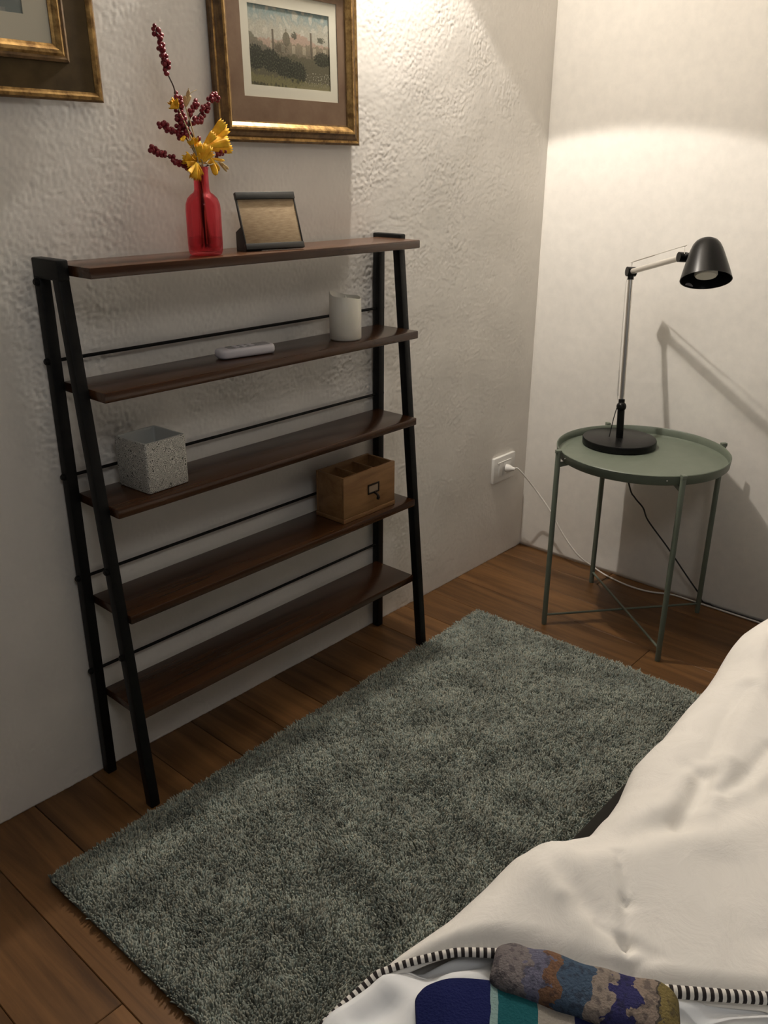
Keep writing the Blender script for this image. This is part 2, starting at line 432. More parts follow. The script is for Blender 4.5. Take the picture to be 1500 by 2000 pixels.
tone = 1+0.10*field(nxr, nyr, sp, 0.08, 0.3, 26)+0.07*field(nxr, nyr, sp, 0.02, 0.05, 27)+nrg.normal(0, 0.09, X.shape)
n_t = X.size
x0, y0, hh, dx, dy, tn = [a.ravel() for a in (X, Y, hg, lx_, ly_, tone)]
ph = nrg.uniform(0, 2*math.pi, n_t); rb = nrg.uniform(0.0013, 0.0020, n_t)
V = np.zeros((n_t, 7, 3), np.float32)
for k in range(3):
    a = ph+k*2*math.pi/3
    V[:, k, 0] = x0+rb*np.cos(a); V[:, k, 1] = y0+rb*np.sin(a); V[:, k, 2] = 0.006
    V[:, 3+k, 0] = x0+dx*0.7+rb*1.2*np.cos(a); V[:, 3+k, 1] = y0+dy*0.7+rb*1.2*np.sin(a); V[:, 3+k, 2] = 0.006+hh*0.80
V[:, 6, 0] = x0+dx; V[:, 6, 1] = y0+dy; V[:, 6, 2] = 0.006+hh
base = (np.arange(n_t)*7)[:, None]
Q = np.concatenate([base+np.array([[k, (k+1) % 3, 3+(k+1) % 3, 3+k]]) for k in range(3)])
T = np.concatenate([base+np.array([[3+k, 3+(k+1) % 3, 6]]) for k in range(3)])
me = bpy.data.meshes.new('pile'); fast_mesh(me, V.reshape(-1, 3), Q, T)
hue = nrg.normal(0, 0.05, n_t)
colr = np.stack([0.270*tn*(1+hue), 0.288*tn, 0.248*tn*(1-hue*0.6), np.ones(n_t)], 1)
at = me.color_attributes.new('wool', 'FLOAT_COLOR', 'POINT'); at.data.foreach_set('color', np.repeat(np.clip(colr, 0.02, 1), 7, 0).astype(np.float32).ravel())
pile = link('pile', me, M['rug'], rug, smooth=True); pile['kind'] = 'stuff'

# ------------------------------------------------------------------ ladder shelf
SX0, SX1 = -1.590, -0.757      # inner faces of the two side frames
TW = 0.021
shelf = thing('ladder_shelf', 'open five-tier ladder shelf with dark brown boards on black metal side frames', 'shelf', (-1.17, -0.09, 0))
def beam(name, a, b_, w, d, parent, material):
    """square tube from a to b in a plane of constant x; w along x, d across"""
    a = Vector(a); b_ = Vector(b_); t = (b_-a).normalized(); u = Vector((1, 0, 0)); v = t.cross(u).normalized()
    V = []
    for p in (a, b_):
        for su, sv in ((-1, -1), (1, -1), (1, 1), (-1, 1)):
            q = p+u*su*w/2+v*sv*d/2
            V.append(q)
    for i_, z_ in ((0, a.z), (4, b_.z)):          # level ends
        for j in range(4):
            q = V[i_+j]; V[i_+j] = q+t*((z_-q.z)/t.z)
    F = [(0, 1, 2, 3), (7, 6, 5, 4), (0, 4, 5, 1), (1, 5, 6, 2), (2, 6, 7, 3), (3, 7, 4, 0)]
    bm = bmesh.new(); vs = [bm.verts.new(q) for q in V]
    for f in F: bm.faces.new([vs[j] for j in f])
    bmesh.ops.bevel(bm, geom=bm.edges[:], offset=0.0025, segments=2, profile=0.5, affect='EDGES')
    me = to_local(bm_mesh(bm, name), parent)
    o = link(name, me, material, parent); shade_auto(o)
    return o
for cx in (SX0-TW/2, SX1+TW/2):
    beam('leg', (cx, -0.0145, 0.0), (cx, -0.0145, 1.030), TW, TW, shelf, M['black_metal'])
    beam('leg', (cx, -0.173, 0.0), (cx, -0.0765, 1.030), TW, TW, shelf, M['black_metal'])
    o = box('top_bracket', (cx-TW/2, -0.089, 1.024), (cx+TW/2, -0.004, 1.058), M['black_metal'], shelf, bevel=0.003)
    o.location -= shelf.location
SZ = [1.031, 0.826, 0.614, 0.400, 0.186]
for z in SZ:
    o = box('shelf_board', (SX0+0.0005, -0.151, z), (SX1-0.0005, -0.018, z+0.018), M['shelf_wood'], shelf, bevel=0.0022)
    o.location -= shelf.location
for z in (0.882, 0.668, 0.460, 0.252):
    shelf_last = tube('cross_rod', [(SX0-TW-0.006, -0.0145, z), (SX1+TW+0.004, -0.0145, z)], 0.0033, M['black_metal'], shelf, 8)
    rod_ = shelf_last
    for s, xx in ((-1, SX0-TW), (1, SX1+TW)):
        o = lathe('bolt', [(0.0062, 0), (0.0062, 0.004), (0.004, 0.0065)], M['black_metal'], shelf, 12)
        o.rotation_euler = (0, s*math.pi/2, 0); o.location = Vector((xx, -0.0145, z))-shelf.location; sub(o, rod_)
for s, xx, yy, z in ((-1, SX0-TW, -0.0165, 1.018), (-1, SX0-TW, -0.142, 0.335), (-1, SX0-TW, -0.126, 0.51)):
    o = lathe('bolt', [(0.0065, 0), (0.0065, 0.004), (0.004, 0.0065)], M['black_metal'], shelf, 12)
    o.rotation_euler = (0, s*math.pi/2, 0); o.location = Vector((xx, yy, z))-shelf.location
TOP = [z+0.018 for z in SZ]

# ------------------------------------------------------------------ framed pictures
def molding(parent, x0, x1, z0, z1, profile, mats, name='frame_rail'):
    """four mitred rails; profile = [(inset from the outer edge, height off the wall)], mats per strip"""
    cx_, cz_ = (x0+x1)/2, (z0+z1)/2
    cor = lambda u: [(x0+u, z0+u), (x1-u, z0+u), (x1-u, z1-u), (x0+u, z1-u)]
    for s in range(4):
        V, F = [], []
        for u, hh_ in profile:
            c = cor(u); a = c[s]; b_ = c[(s+1) % 4]
            V.append((a[0], -hh_, a[1])); V.append((b_[0], -hh_, b_[1]))
        n = len(profile)
        for i in range(n-1):
            F.append((2*i, 2*i+1, 2*i+3, 2*i+2))
        F.append((2*(n-1), 2*n-1, 1, 0))
        F.append(tuple(2*i for i in range(n))); F.append(tuple(2*i+1 for i in range(n-1, -1, -1)))
        bm = bmesh.new(); vs = [bm.verts.new(v) for v in V]
        fs = []
        for f in F:
            fs.append(bm.faces.new([vs[j] for j in f]))
        for i in range(n-1): fs[i].material_index = mats[i]
        me = to_local(bm_mesh(bm, name), parent)
        me.materials.append(M['gold_brown']); me.materials.append(M['gold'])
        link(name, me, None, parent)
def plate(name, x0, x1, z0, z1, y0, y1, material, parent):
    o = box(name, (x0, y1, z0), (x1, y0, z1), material, parent); o.location -= parent.location; return o
def ring_plate(name, x0, x1, z0, z1, w, y0, y1, material, parent):
    """flat mount with a window: outer rect, border widths w=(l,r,b,t)"""
    l, r_, b_, t = w
    O = [(x0, z0), (x1, z0), (x1, z1), (x0, z1)]; I = [(x0+l, z0+b_), (x1-r_, z0+b_), (x1-r_, z1-t), (x0+l, z1-t)]
    V = [(x, y, z) for y in (y1, y0) for ring in (O, I) for x, z in ring]
    F = []
    for k in range(4):
        k2 = (k+1) % 4
        F += [(k, k2, 4+k2, 4+k), (8+k, 12+k, 12+k2, 8+k2), (k, 8+k, 8+k2, k2), (4+k, 4+k2, 12+k2, 12+k)]
    bm = bmesh.new(); vs = [bm.verts.new(v) for v in V]
    for f in F: bm.faces.new([vs[j] for j in f])
    link(name, to_local(bm_mesh(bm, name), parent), material, parent)

def paint(w, h_, fn):
    u = (np.arange(w)+.5)/w; v = (np.arange(h_)+.5)/h_
    U, Vv = np.meshgrid(u, v, indexing='ij')
    return fn(U, Vv)
def print_sheet(name, x0, x1, z0, z1, y, colors, parent):
    n, m_ = colors.shape[:2]
    P = np.zeros((n+1, m_+1, 3)); P[..., 0] = np.linspace(x0, x1, n+1)[:, None]; P[..., 1] = y; P[..., 2] = np.linspace(z0, z1, m_+1)[None, :]
    me = grid_mesh(name, P); to_local(me, parent)
    c = np.ones((n*m_, 4), np.float32); c[:, :3] = colors.reshape(-1, 3)
    at = me.color_attributes.new('ink', 'FLOAT_COLOR', 'CORNER'); at.data.foreach_set('color', np.repeat(c, 4, 0).ravel())
    me.flip_normals()
    return link(name, me, M['print'], parent)
def mixc(A, c, k):
    k = np.clip(k, 0, 1)[..., None]; return A*(1-k)+np.array(c)*k
def sstep(a, b_, x):
    t = np.clip((x-a)/(b_-a), 0, 1); return t*t*(3-2*t)
def landscape(U, V):
    n, m_ = U.shape
    f1 = field(n, m_, 1/n, 0.08, 0.4, 41); f2 = field(n, m_, 1/n, 0.015, 0.05, 42); f3 = field(n, m_, 1/n, 0.03, 0.12, 43)
    sky = np.ones((n, m_, 3))*np.array([0.36, 0.34, 0.27])
    sky = mixc(sky, (0.20, 0.27, 0.26), sstep(0.70, 0.98, V+0.05*f1))
    sky = mixc(sky, (0.46, 0.42, 0.34), sstep(0.3, 1.6, f1)*0.8*sstep(.55, .7, V))
    A = sky
    hill = 0.60+0.10*np.exp(-((U-0.60)/0.16)**2)+0.01*f3
    A = mixc(A, (0.34, 0.24, 0.18), sstep(0.0, 0.02, hill-V)*0.85)
    hl = 0.58+0.16*np.clip(0.22-U, 0, 1)*2.2-0.12*sstep(0.15, 0.3, U)*0+0.012*f3
    A = mixc(A, (0.14, 0.13, 0.09), (U < 0.27)*sstep(0, .02, hl-V-0.45*np.clip(U-0.05, 0, 1))*0.9)
    town = 0.575+0.01*np.sign(np.sin(U*55))+0.008*np.sin(U*130)
    A = mixc(A, (0.20, 0.17, 0.115), (U > 0.27)*sstep(0, .012, town-V)*0.92)
    A = mixc(A, (0.40, 0.35, 0.25), ((np.sin(U*48+1) > 0.55) & (V > 0.45) & (V < 0.55) & (U > .2))*0.65)
    dome = ((U-0.45)/0.045)**2+((V-0.615)/0.085)**2 < 1
    A = mixc(A, (0.13, 0.115, 0.075), dome*0.92)
    A = mixc(A, (0.13, 0.115, 0.075), ((np.abs(U-0.45) < 0.006) & (V < 0.74) & (V > .6))*1.0)
    for cx_, w_, t_ in ((0.29, 0.011, 0.71), (0.755, 0.011, 0.73)):
        A = mixc(A, (0.12, 0.10, 0.07), ((np.abs(U-cx_) < w_) & (V < t_) & (V > 0.42))*0.95)
    A = mixc(A, (0.055, 0.05, 0.03), (((U-0.38)/0.075)**2+((V-0.50)/0.055)**2 < 1+0.3*f2)*0.55)
    for cx_, cz_, rx, rz in ((0.55, 0.67, 0.03, 0.04), (0.88, 0.655, 0.045, 0.035)):
        A = mixc(A, (0.08, 0.08, 0.055), (((U-cx_)/rx)**2+((V-cz_)/rz)**2 < 1+0.4*f2)*0.9)
    A = mixc(A, (0.12, 0.11, 0.065), sstep(0, .03, 0.44+0.012*f3-V)*0.9)
    for cx_, cz_, rx, rz in ((0.08, 0.36, 0.10, 0.15), (0.25, 0.34, 0.11, 0.14), (0.42, 0.27, 0.12, 0.13), (0.57, 0.22, 0.11, 0.14), (0.90, 0.42, 0.11, 0.09)):
        q = ((U-cx_)/rx)**2+((V-cz_)/rz)**2
        A = mixc(A, (0.035, 0.036, 0.022), sstep(1.15, 0.8, q+0.18*f2)*0.9)
        A = mixc(A, (0.10, 0.10, 0.06), sstep(0.3, 1.4, f2)*(q < 1)*0.6)
    A = mixc(A, (0.20, 0.18, 0.08), sstep(0, .05, 0.17-0.08*(U-0.3)+0.02*f3-V)*0.85)
    A = mixc(A, (0.055, 0.05, 0.03), sstep(0, .04, 0.075-0.10*(U-0.1)+0.02*f3-V)*0.85)
    A = mixc(A, (0.36, 0.33, 0.24), ((U > 0.66) & (V < 0.24) & (V > 0.07))*sstep(0.8, 1.3, f2)*0.8)
    A = mixc(A, (0.24, 0.21, 0.12), ((U > 0.6) & (V < 0.10))*0.55)
    A = A*(0.72+0.28*sstep(0.4, 0.62, V))[..., None]
    return np.clip(A*(1+0.05*f2[..., None]), 0.01, 0.9)

pic = thing('framed_picture', 'gilt framed engraving of a townscape with a dome, hung above the shelf', 'picture', (-1.0115, 0.0, 1.246))
fx0, fx1, fz0, fz1 = -1.208, -0.815, 1.246, 1.597
prof = [(u_, 0.62*h_) for u_, h_ in [(0.0, 0.0), (0.0, 0.013), (0.004, 0.016), (0.009, 0.0145), (0.012, 0.019), (0.018, 0.0205), (0.022, 0.027), (0.026, 0.028), (0.029, 0.0255), (0.036, 0.0135), (0.039, 0.0125), (0.039, 0.004)]]
molding(pic, fx0, fx1, fz0, fz1, prof, [0, 0, 1, 0, 0, 0, 1, 1, 1, 0, 1])
plate('backing_board', fx0+0.02, fx1-0.02, fz0+0.02, fz1-0.02, -0.002, -0.004, M['mat_brown'], pic)
ring_plate('outer_mount', fx0+0.036, fx1-0.036, fz0+0.036, fz1-0.036, (0.036, 0.025, 0.047, 0.047), -0.004, -0.0072, M['mat_brown'], pic)
ring_plate('inner_mount', fx0+0.05, fx1-0.05, fz0+0.06, fz1-0.06, (0.042, 0.033, 0.044, 0.047), -0.004, -0.0060, M['mat_cream'], pic)
print_sheet('engraving', -1.118, -0.896, 1.346, 1.494, -0.0048, paint(220, 146, landscape), pic)
pic.location.y = -0.0085; pic.rotation_euler = (-0.0085/0.351, 0, 0)

pic2 = thing('framed_picture', 'framed picture with a gilt inner frame on a dark brown mount', 'picture', (-1.75, 0, 1.30))
ax0, ax1, az0, az1 = -2.05, -1.4475, 1.300, 1.76
molding(pic2, ax0, ax1, az0, az1, [(0, 0), (0, 0.0065), (0.003, 0.008), (0.008, 0.0083), (0.011, 0.0073), (0.0145, 0.0066), (0.0145, 0.003)], [0, 0, 1, 1, 1, 0])
ring_plate('dark_mount', ax0+0.013, ax1-0.013, az0+0.013, az1-0.013, (0.05, 0.05, 0.05, 0.05), -0.002, -0.0062, M['mat_dark'], pic2)
molding(pic2, ax0+0.056, ax1-0.056, az0+0.056, az1-0.056, [(0, 0.002), (0, 0.009), (0.004, 0.011), (0.008, 0.010), (0.012, 0.0125), (0.017, 0.012), (0.021, 0.009), (0.0255, 0.007), (0.0255, 0.002)], [0, 0, 0, 1, 1, 1, 1, 0], name='inner_frame_rail')
ring_plate('cream_mount', ax0+0.078, ax1-0.078, az0+0.078, az1-0.078, (0.045, 0.045, 0.041, 0.041), -0.002, -0.0050, M['mat_cream'], pic2)
def sea(U, V):
    f1 = field(*U.shape, 1/U.shape[0], 0.1, 0.5, 51)
    A = np.ones((*U.shape, 3))*np.array([0.20, 0.225, 0.215]); return np.clip(mixc(A, (0.30, 0.31, 0.28), sstep(-.5, 1.5, f1)+V*0.4), 0, 1)
print_sheet('print', ax0+0.12, ax1-0.12, az0+0.116, az1-0.116, -0.0032, paint(60, 50, sea), pic2)
pic2.location.y = -0.0095; pic2.rotation_euler = (-0.0095/0.46, 0, 0)

# ------------------------------------------------------------------ wall socket, plug and cords
ox0, ox1, oz0, oz1 = -0.197, -0.079, 0.272, 0.355
sock = thing('wall_socket', 'white three-module wall socket plate low on the plaster wall near the corner', 'socket', ((ox0+ox1)/2, 0, oz0))
o = box('plate', (ox0, -0.0095, oz0), (ox1, 0.0015, oz1), M['white_plastic'], sock, bevel=0.002); o.location -= sock.location
for kx in range(3):
    xa = ox0+0.0255+kx*0.0228
    o = box('socket_module', (xa, -0.0118, oz0+0.019), (xa+0.0218, -0.0075, oz1-0.019), M['white_plastic'], sock, bevel=0.0012); o.location -= sock.location
o = box('cover_lip', (ox0+0.022, -0.0125, oz1-0.0185), (ox1-0.024, -0.008, oz1-0.0165), M['white_plastic'], sock, bevel=0.0006); o.location -= sock.location
pl = on_y((992, 915), -0.02)
plug = thing('power_plug', 'white plug in the wall socket with a long white cord trailing along the floor', 'plug', (pl[0], -0.0118, pl[2]))
o = lathe('plug_body', [(0.0125, 0.0), (0.013, 0.006), (0.0115, 0.014), (0.007, 0.022), (0.0052, 0.030)], M['white_plastic'], plug, 18)
o.rotation_euler = (math.radians(90), 0, math.radians(18))
S0 = np.array([pl[0]+0.0085, -0.040, pl[2]+0.0005])
cpx = [((1035, 944), -0.085, 'y'), ((1074, 998), -0.060, 'x'), ((1092, 1030), -0.052, 'x'), ((1128, 1082), -0.040, 'x'), ((1157, 1112), -0.028, 'x')]
cp = [S0, S0+np.array([0.006, -0.012, 0.0])]
cp.append(on_x((1045, 955), -0.075)); cp.append(on_x((1074, 997), -0.066)); cp.append(on_x((1100, 1044), -0.056)); cp.append(on_x((1130, 1085), -0.045))
for px in ((1168, 1113), (1190, 1127), (1225, 1143), (1265, 1155), (1310, 1161), (1350, 1167), (1400, 1180), (1450, 1197), (1500, 1217)):
    q = on_z(px, 0.0032); q[0] = min(q[0], -0.0125); cp.append(q)
cp.append(np.array([-0.016, -1.0, 0.0032]))
for i_, q in enumerate(cp):
    cp[i_] = np.array([q[0], q[1], max(q[2], 0.0032)])
tube('cord', catmull(cp, 6), 0.0027, M['cord_white'], plug, 8)

# ------------------------------------------------------------------ green tray table
TC = Vector((-0.247, -0.510, 0)); TR = 0.222
table = thing('tray_table', 'round dark green metal tray table on four thin legs in the room corner', 'table', TC)
tray = lathe('tray', [(0.002, 0.484), (TR-0.010, 0.484), (TR-0.004, 0.486), (TR, 0.490), (TR+0.002, 0.511), (TR+0.0005, 0.5125), (TR-0.0015, 0.511), (TR-0.003, 0.492), (TR-0.008, 0.4885), (TR-0.02, 0.4875), (0.002, 0.4875)], M['table_green'], table, 96, caps=(False, False), ang=50)
feet = [(-0.431, -0.365), (-0.092, -0.327), (-0.403, -0.691), (-0.063, -0.657)]
LR = TR+0.0105
legs_a = []
for (x, y) in feet:
    a = math.atan2(y-TC.y, x-TC.x); legs_a.append(a)
base_a = np.mean([legs_a[1]-math.radians(0), ((legs_a[0]-math.radians(90)+math.pi) % (2*math.pi))-math.pi, ((legs_a[3]+math.radians(90)+math.pi) % (2*math.pi))-math.pi, ((legs_a[2]-math.radians(180)+math.pi) % (2*math.pi))-math.pi])
la = [base_a+math.radians(90), base_a, base_a+math.radians(180), base_a-math.radians(90)]
LP = [Vector((TC.x+LR*math.cos(a), TC.y+LR*math.sin(a), 0)) for a in la]
for p, a in zip(LP, la):
    leg = tube('leg', [(p.x, p.y, 0.0), (p.x, p.y, 0.004), (p.x, p.y, 0.508), (p.x, p.y, 0.514)], [0.0062, 0.0072, 0.0072, 0.0058], M['table_green'], table, 14)
    d = Vector((math.cos(a), math.sin(a), 0)); t = Vector((-d.y, d.x, 0))
    # support tab running under the tray from the leg
    q0 = p-d*0.004; q1 = p-d*0.055
    V = [q0+Vector((0, 0, 0.470))+t*0.002, q0+Vector((0, 0, 0.470))-t*0.002, q1+Vector((0, 0, 0.4795))-t*0.002, q1+Vector((0, 0, 0.4795))+t*0.002]
    V2 = [q0+Vector((0, 0, 0.4845))+t*0.002, q0+Vector((0, 0, 0.4845))-t*0.002, q1+Vector((0, 0, 0.4845))-t*0.002, q1+Vector((0, 0, 0.4845))+t*0.002]
    me = pmesh('support_tab', V+V2, [(3, 2, 1, 0), (4, 5, 6, 7), (0, 1, 5, 4), (1, 2, 6, 5), (2, 3, 7, 6), (3, 0, 4, 7)]); to_local(me, table); link('support_tab', me, M['table_green'], table)
    # little hook over the rim, and the rivet beside it
    o = box('rim_hook', (-0.010, -0.006, -0.006), (0.006, 0.006, 0.004), M['table_green'], table, bevel=0.0015)
    o.location = Vector((p.x, p.y, 0.5125))-table.location; o.rotation_euler = (0, 0, a)
    o = lathe('rivet', [(0.0018, 0), (0.0018, 0.0012), (0.001, 0.0018)], M['satin'], table, 8)
    ar = a-0.16 if a != la[0] else a+0.1
    rv = Vector((math.cos(ar), math.sin(ar), 0)); o.location = rv*(TR+0.001)+Vector((0, 0, 0.500)); o.rotation_euler = (0, math.radians(90), ar)
for i_, j_, z in ((0, 3, 0.0295), (1, 2, 0.036)):
    a, b_ = LP[i_], LP[j_]
    tube('cross_bar', [(a.x, a.y, z), (b_.x, b_.y, z)], 0.0034, M['table_green'], table, 8)

# ------------------------------------------------------------------ desk lamp
B = Vector((-0.185, -0.412, 0.4880))
lamp = thing('desk_lamp', 'black and steel adjustable desk lamp with bell shade standing on the green tray table', 'lamp', B)
lathe('base', [(0.096, 0.0), (0.1, 0.002), (0.1005, 0.016), (0.099, 0.0195), (0.096, 0.0205)], M['lamp_black'], lamp, 64)
BALL = Vector((-0.187, -0.408, 0.594)); E = Vector((-0.123, -0.362, 0.946)); HJ = Vector((-0.309, -0.578, 1.010))
tube('stem', [B+Vector((0, 0, 0.019)), BALL], 0.0098, M['lamp_black'], lamp, 16)
def ball(name, c, r, material, parent, seg=16, stretch=1.0):
    bm = bmesh.new(); bmesh.ops.create_uvsphere(bm, u_segments=seg, v_segments=seg//2+2, radius=r)
    me = bm_mesh(bm, name); o = link(name, me, material, parent, smooth=True); o.location = Vector(c)-parent.location; o.scale = (1, 1, stretch)
    return o
ball('pivot_ball', BALL+Vector((0, 0, 0.002)), 0.0135, M['lamp_black'], lamp, 20)
ud = (E-BALL).normalized()
tube('post_collar', [BALL+ud*0.008, BALL+ud*0.022], 0.0085, M['lamp_black'], lamp, 16)
tube('post', [BALL+ud*0.018, E-ud*0.018], 0.0064, M['chrome'], lamp, 16)
sd = Vector((-0.6, 0.55, 0)).normalized()
tube('post_wire', [Vector(v) for v in (BALL+sd*0.012+ud*0.02, BALL+sd*0.0135+ud*0.08, E+sd*0.0125-ud*0.03, E+sd*0.004+ud*0.002)], 0.0009, M['satin'], lamp, 6)
tube('post_wire_sleeve', [BALL+sd*0.0125+ud*0.03, BALL+sd*0.0135+ud*0.10], 0.0019, M['satin'], lamp, 8)
tube('elbow_collar', [E-ud*0.021, E-ud*0.004], 0.0082, M['lamp_black'], lamp, 16)
ad = (HJ-E).normalized(); sidev = ad.cross(ud).normalized()
elb = tube('elbow_joint', [E-sidev*0.012, E+sidev*0.012], 0.0125, M['lamp_black'], lamp, 20)
tube('arm', [E+ad*0.012, HJ-ad*0.012], 0.0072, M['satin'], lamp, 18)
tube('shade_joint', [HJ-sidev*0.010, HJ+sidev*0.010], 0.0115, M['lamp_black'], lamp, 20)
upv = sidev.cross(ad).normalized(); upv = upv if upv.z > 0 else -upv
wv = [E+upv*0.010, E+upv*0.021+ad*0.004, E+upv*0.0245+ad*0.02, HJ+upv*0.0245-ad*0.006, HJ+upv*0.022+ad*0.006, HJ+upv*0.006+ad*0.010]
tube('arm_wire', catmull(wv, 6), 0.0010, M['satin'], lamp, 6)
tube('arm_wire_sleeve', [E+upv*0.0245+ad*0.02, E+upv*0.0245+ad*0.14], 0.0016, M['chrome'], lamp, 8)
# bell shade: opening tipped towards the viewer
vray = np.array([1375-CX, 512-CY, FPX]); vray /= np.linalg.norm(vray)
dwn = np.array([-0.03, 1.0, 0.0]); dwn -= vray*(dwn@vray); dwn /= np.linalg.norm(dwn)
aw = Vector(RC.T@(0.925*dwn-0.38*vray)).normalized()
rimc = None
depth = (RC@(np.array(HJ)-CAM))[2]-0.045
def at_depth(px, dep): return Vector(CAM+ray(px)*(dep/FPX))
topc = at_depth((1381, 466), depth)
sc = depth/FPX
SL = 84*sc; RR = 48.5*sc
rot = Vector((0, 0, -1)).rotation_difference(aw)
pr = []
for t_, r_ in ((0.0, 0.02), (0.01, 0.16), (0.03, 0.30), (0.08, 0.44), (0.16, 0.545), (0.28, 0.635), (0.42, 0.715), (0.60, 0.81), (0.80, 0.91), (1.0, 1.0)):
    pr.append((RR*r_, -SL*t_))
inner = [(max(r_-0.0016, 0.001), z_-0.001 if i_ < 2 else z_) for i_, (r_, z_) in enumerate(pr)][::-1]
sh = lathe('shade', pr+inner, M['lamp_black'], lamp, 56, caps=(False, False), ang=60)
sh.rotation_mode = 'QUATERNION'; sh.rotation_quaternion = rot; sh.location = topc-lamp.location
bl = lathe('bulb', [(0.0085, -SL*0.30), (RR*0.30, -SL*0.55), (RR*0.44, -SL*0.78), (RR*0.45, -SL*0.87), (RR*0.40, -SL*0.91), (0.002, -SL*0.925)], M['bulb'], lamp, 32, caps=(True, True))
bl.rotation_mode = 'QUATERNION'; bl.rotation_quaternion = rot; bl.location = topc-lamp.location; sub(bl, sh)
tube('socket', [topc+aw*SL*0.05, topc+aw*SL*0.36], 0.013, M['lamp_black'], lamp, 16)
# small rating sticker inside the rim, on the left
camdir = (Vector(CAM)-topc).normalized()
xr = Vector(right); st = topc+aw*(SL*0.90)
fv = (camdir-aw*camdir.dot(aw)).normalized()
rr_ = RR*0.925
an = math.radians(-112)
rad = (fv*math.cos(an)*-1*0+fv*0).copy()
rv = (-xr-aw*(-xr).dot(aw)).normalized()
rdir = (-fv*0.80+rv*0.60).normalized()
pt = topc+aw*(SL*0.93)+rdir*(RR*0.952)
tv = aw.cross(rdir).normalized()
V = [pt+tv*sx*0.011+aw*sz*0.0036-rdir*(0.0012+0.0004*k_) for k_ in (0, 1) for sx, sz in ((-1, -1), (1, -1), (1, 1), (-1, 1))]
me = pmesh('rating_sticker', V, [(0, 1, 2, 3), (7, 6, 5, 4), (0, 4, 5, 1), (1, 5, 6, 2), (2, 6, 7, 3), (3, 7, 4, 0)]); to_local(me, lamp); sub(link('rating_sticker', me, M['grey_plastic'], lamp), sh)
# connection from joint to shade
tube('shade_bracket', [HJ, topc+aw*SL*0.28+(HJ-topc-aw*SL*0.28)*0.25], 0.006, M['lamp_black'], lamp, 12)
tube('inner_cable', catmull([BALL+sd*0.012, BALL+sd*0.018+Vector((0, 0, -0.03)), B+sd*0.03+Vector((0, 0, 0.0225))], 6), 0.0014, M['cord_black'], lamp, 6)
# mains lead: over the tray's back rim, down to the floor behind the table
c0 = B+Vector((0.055, 0.083, 0.006)); rimp = TC+Vector((math.cos(0.75), math.sin(0.75), 0))*(TR+0.002)
path = [c0, B+Vector((0.075, 0.092, 0.004)), Vector((rimp.x-0.016, rimp.y-0.015, 0.508)), Vector((rimp.x+0.001, rimp.y+0.001, 0.5175)), Vector((rimp.x+0.010, rimp.y+0.007, 0.50)), on_x((1229, 948), -0.045), on_x((1240, 972), -0.038), on_x((1256, 992), -0.036), on_x((1266, 1017), -0.035), on_x((1303, 1068), -0.034), on_x((1340, 1123), -0.032), on_x((1364, 1158), -0.031)]
for px in ((1376, 1171), (1386, 1180), (1400, 1182), (1450, 1195), (1500, 1213)):
    q = on_z(px, 0.0075 if px[0] < 1390 else 0.0028); q[0] = min(q[0], -0.0035); path.append(q)
path.append(Vector((-0.004, -1.0, 0.0028)))
tube('mains_lead', catmull(path, 6), 0.0023, M['cord_black'], lamp, 8)

# ------------------------------------------------------------------ things on the shelf
# red glass bottle vase
VB = Vector((-1.3215, -0.103, TOP[0]))
vase = thing('bottle_vase', 'red glass bottle with a narrow neck used as a vase on the top shelf board', 'vase', VB)
outer = [(0.004, 0.0), (0.024, 0.0), (0.029, 0.002), (0.031, 0.008), (0.0315, 0.02), (0.0315, 0.074), (0.0305, 0.084), (0.027, 0.093), (0.0205, 0.0995), (0.0155, 0.1025), (0.0137, 0.107), (0.0133, 0.115), (0.0132, 0.138), (0.0142, 0.140), (0.0143, 0.1435)]
inn = [(0.0122, 0.1435), (0.0113, 0.138), (0.0113, 0.108), (0.0135, 0.1035), (0.019, 0.0975), (0.025, 0.0915), (0.0283, 0.0835), (0.0293, 0.074), (0.0293, 0.018), (0.027, 0.009), (0.020, 0.0065), (0.004, 0.009)]
lathe('glass_body', [(r_, z_*1.055) for r_, z_ in outer+inn], M['red_glass'], vase, 48, caps=(True, True), ang=80)
lathe('water', [(0.004, 0.0095), (0.020, 0.0072), (0.0268, 0.0095), (0.0291, 0.018), (0.0291, 0.031), (0.002, 0.031)], M['water'], vase, 40, ang=60)

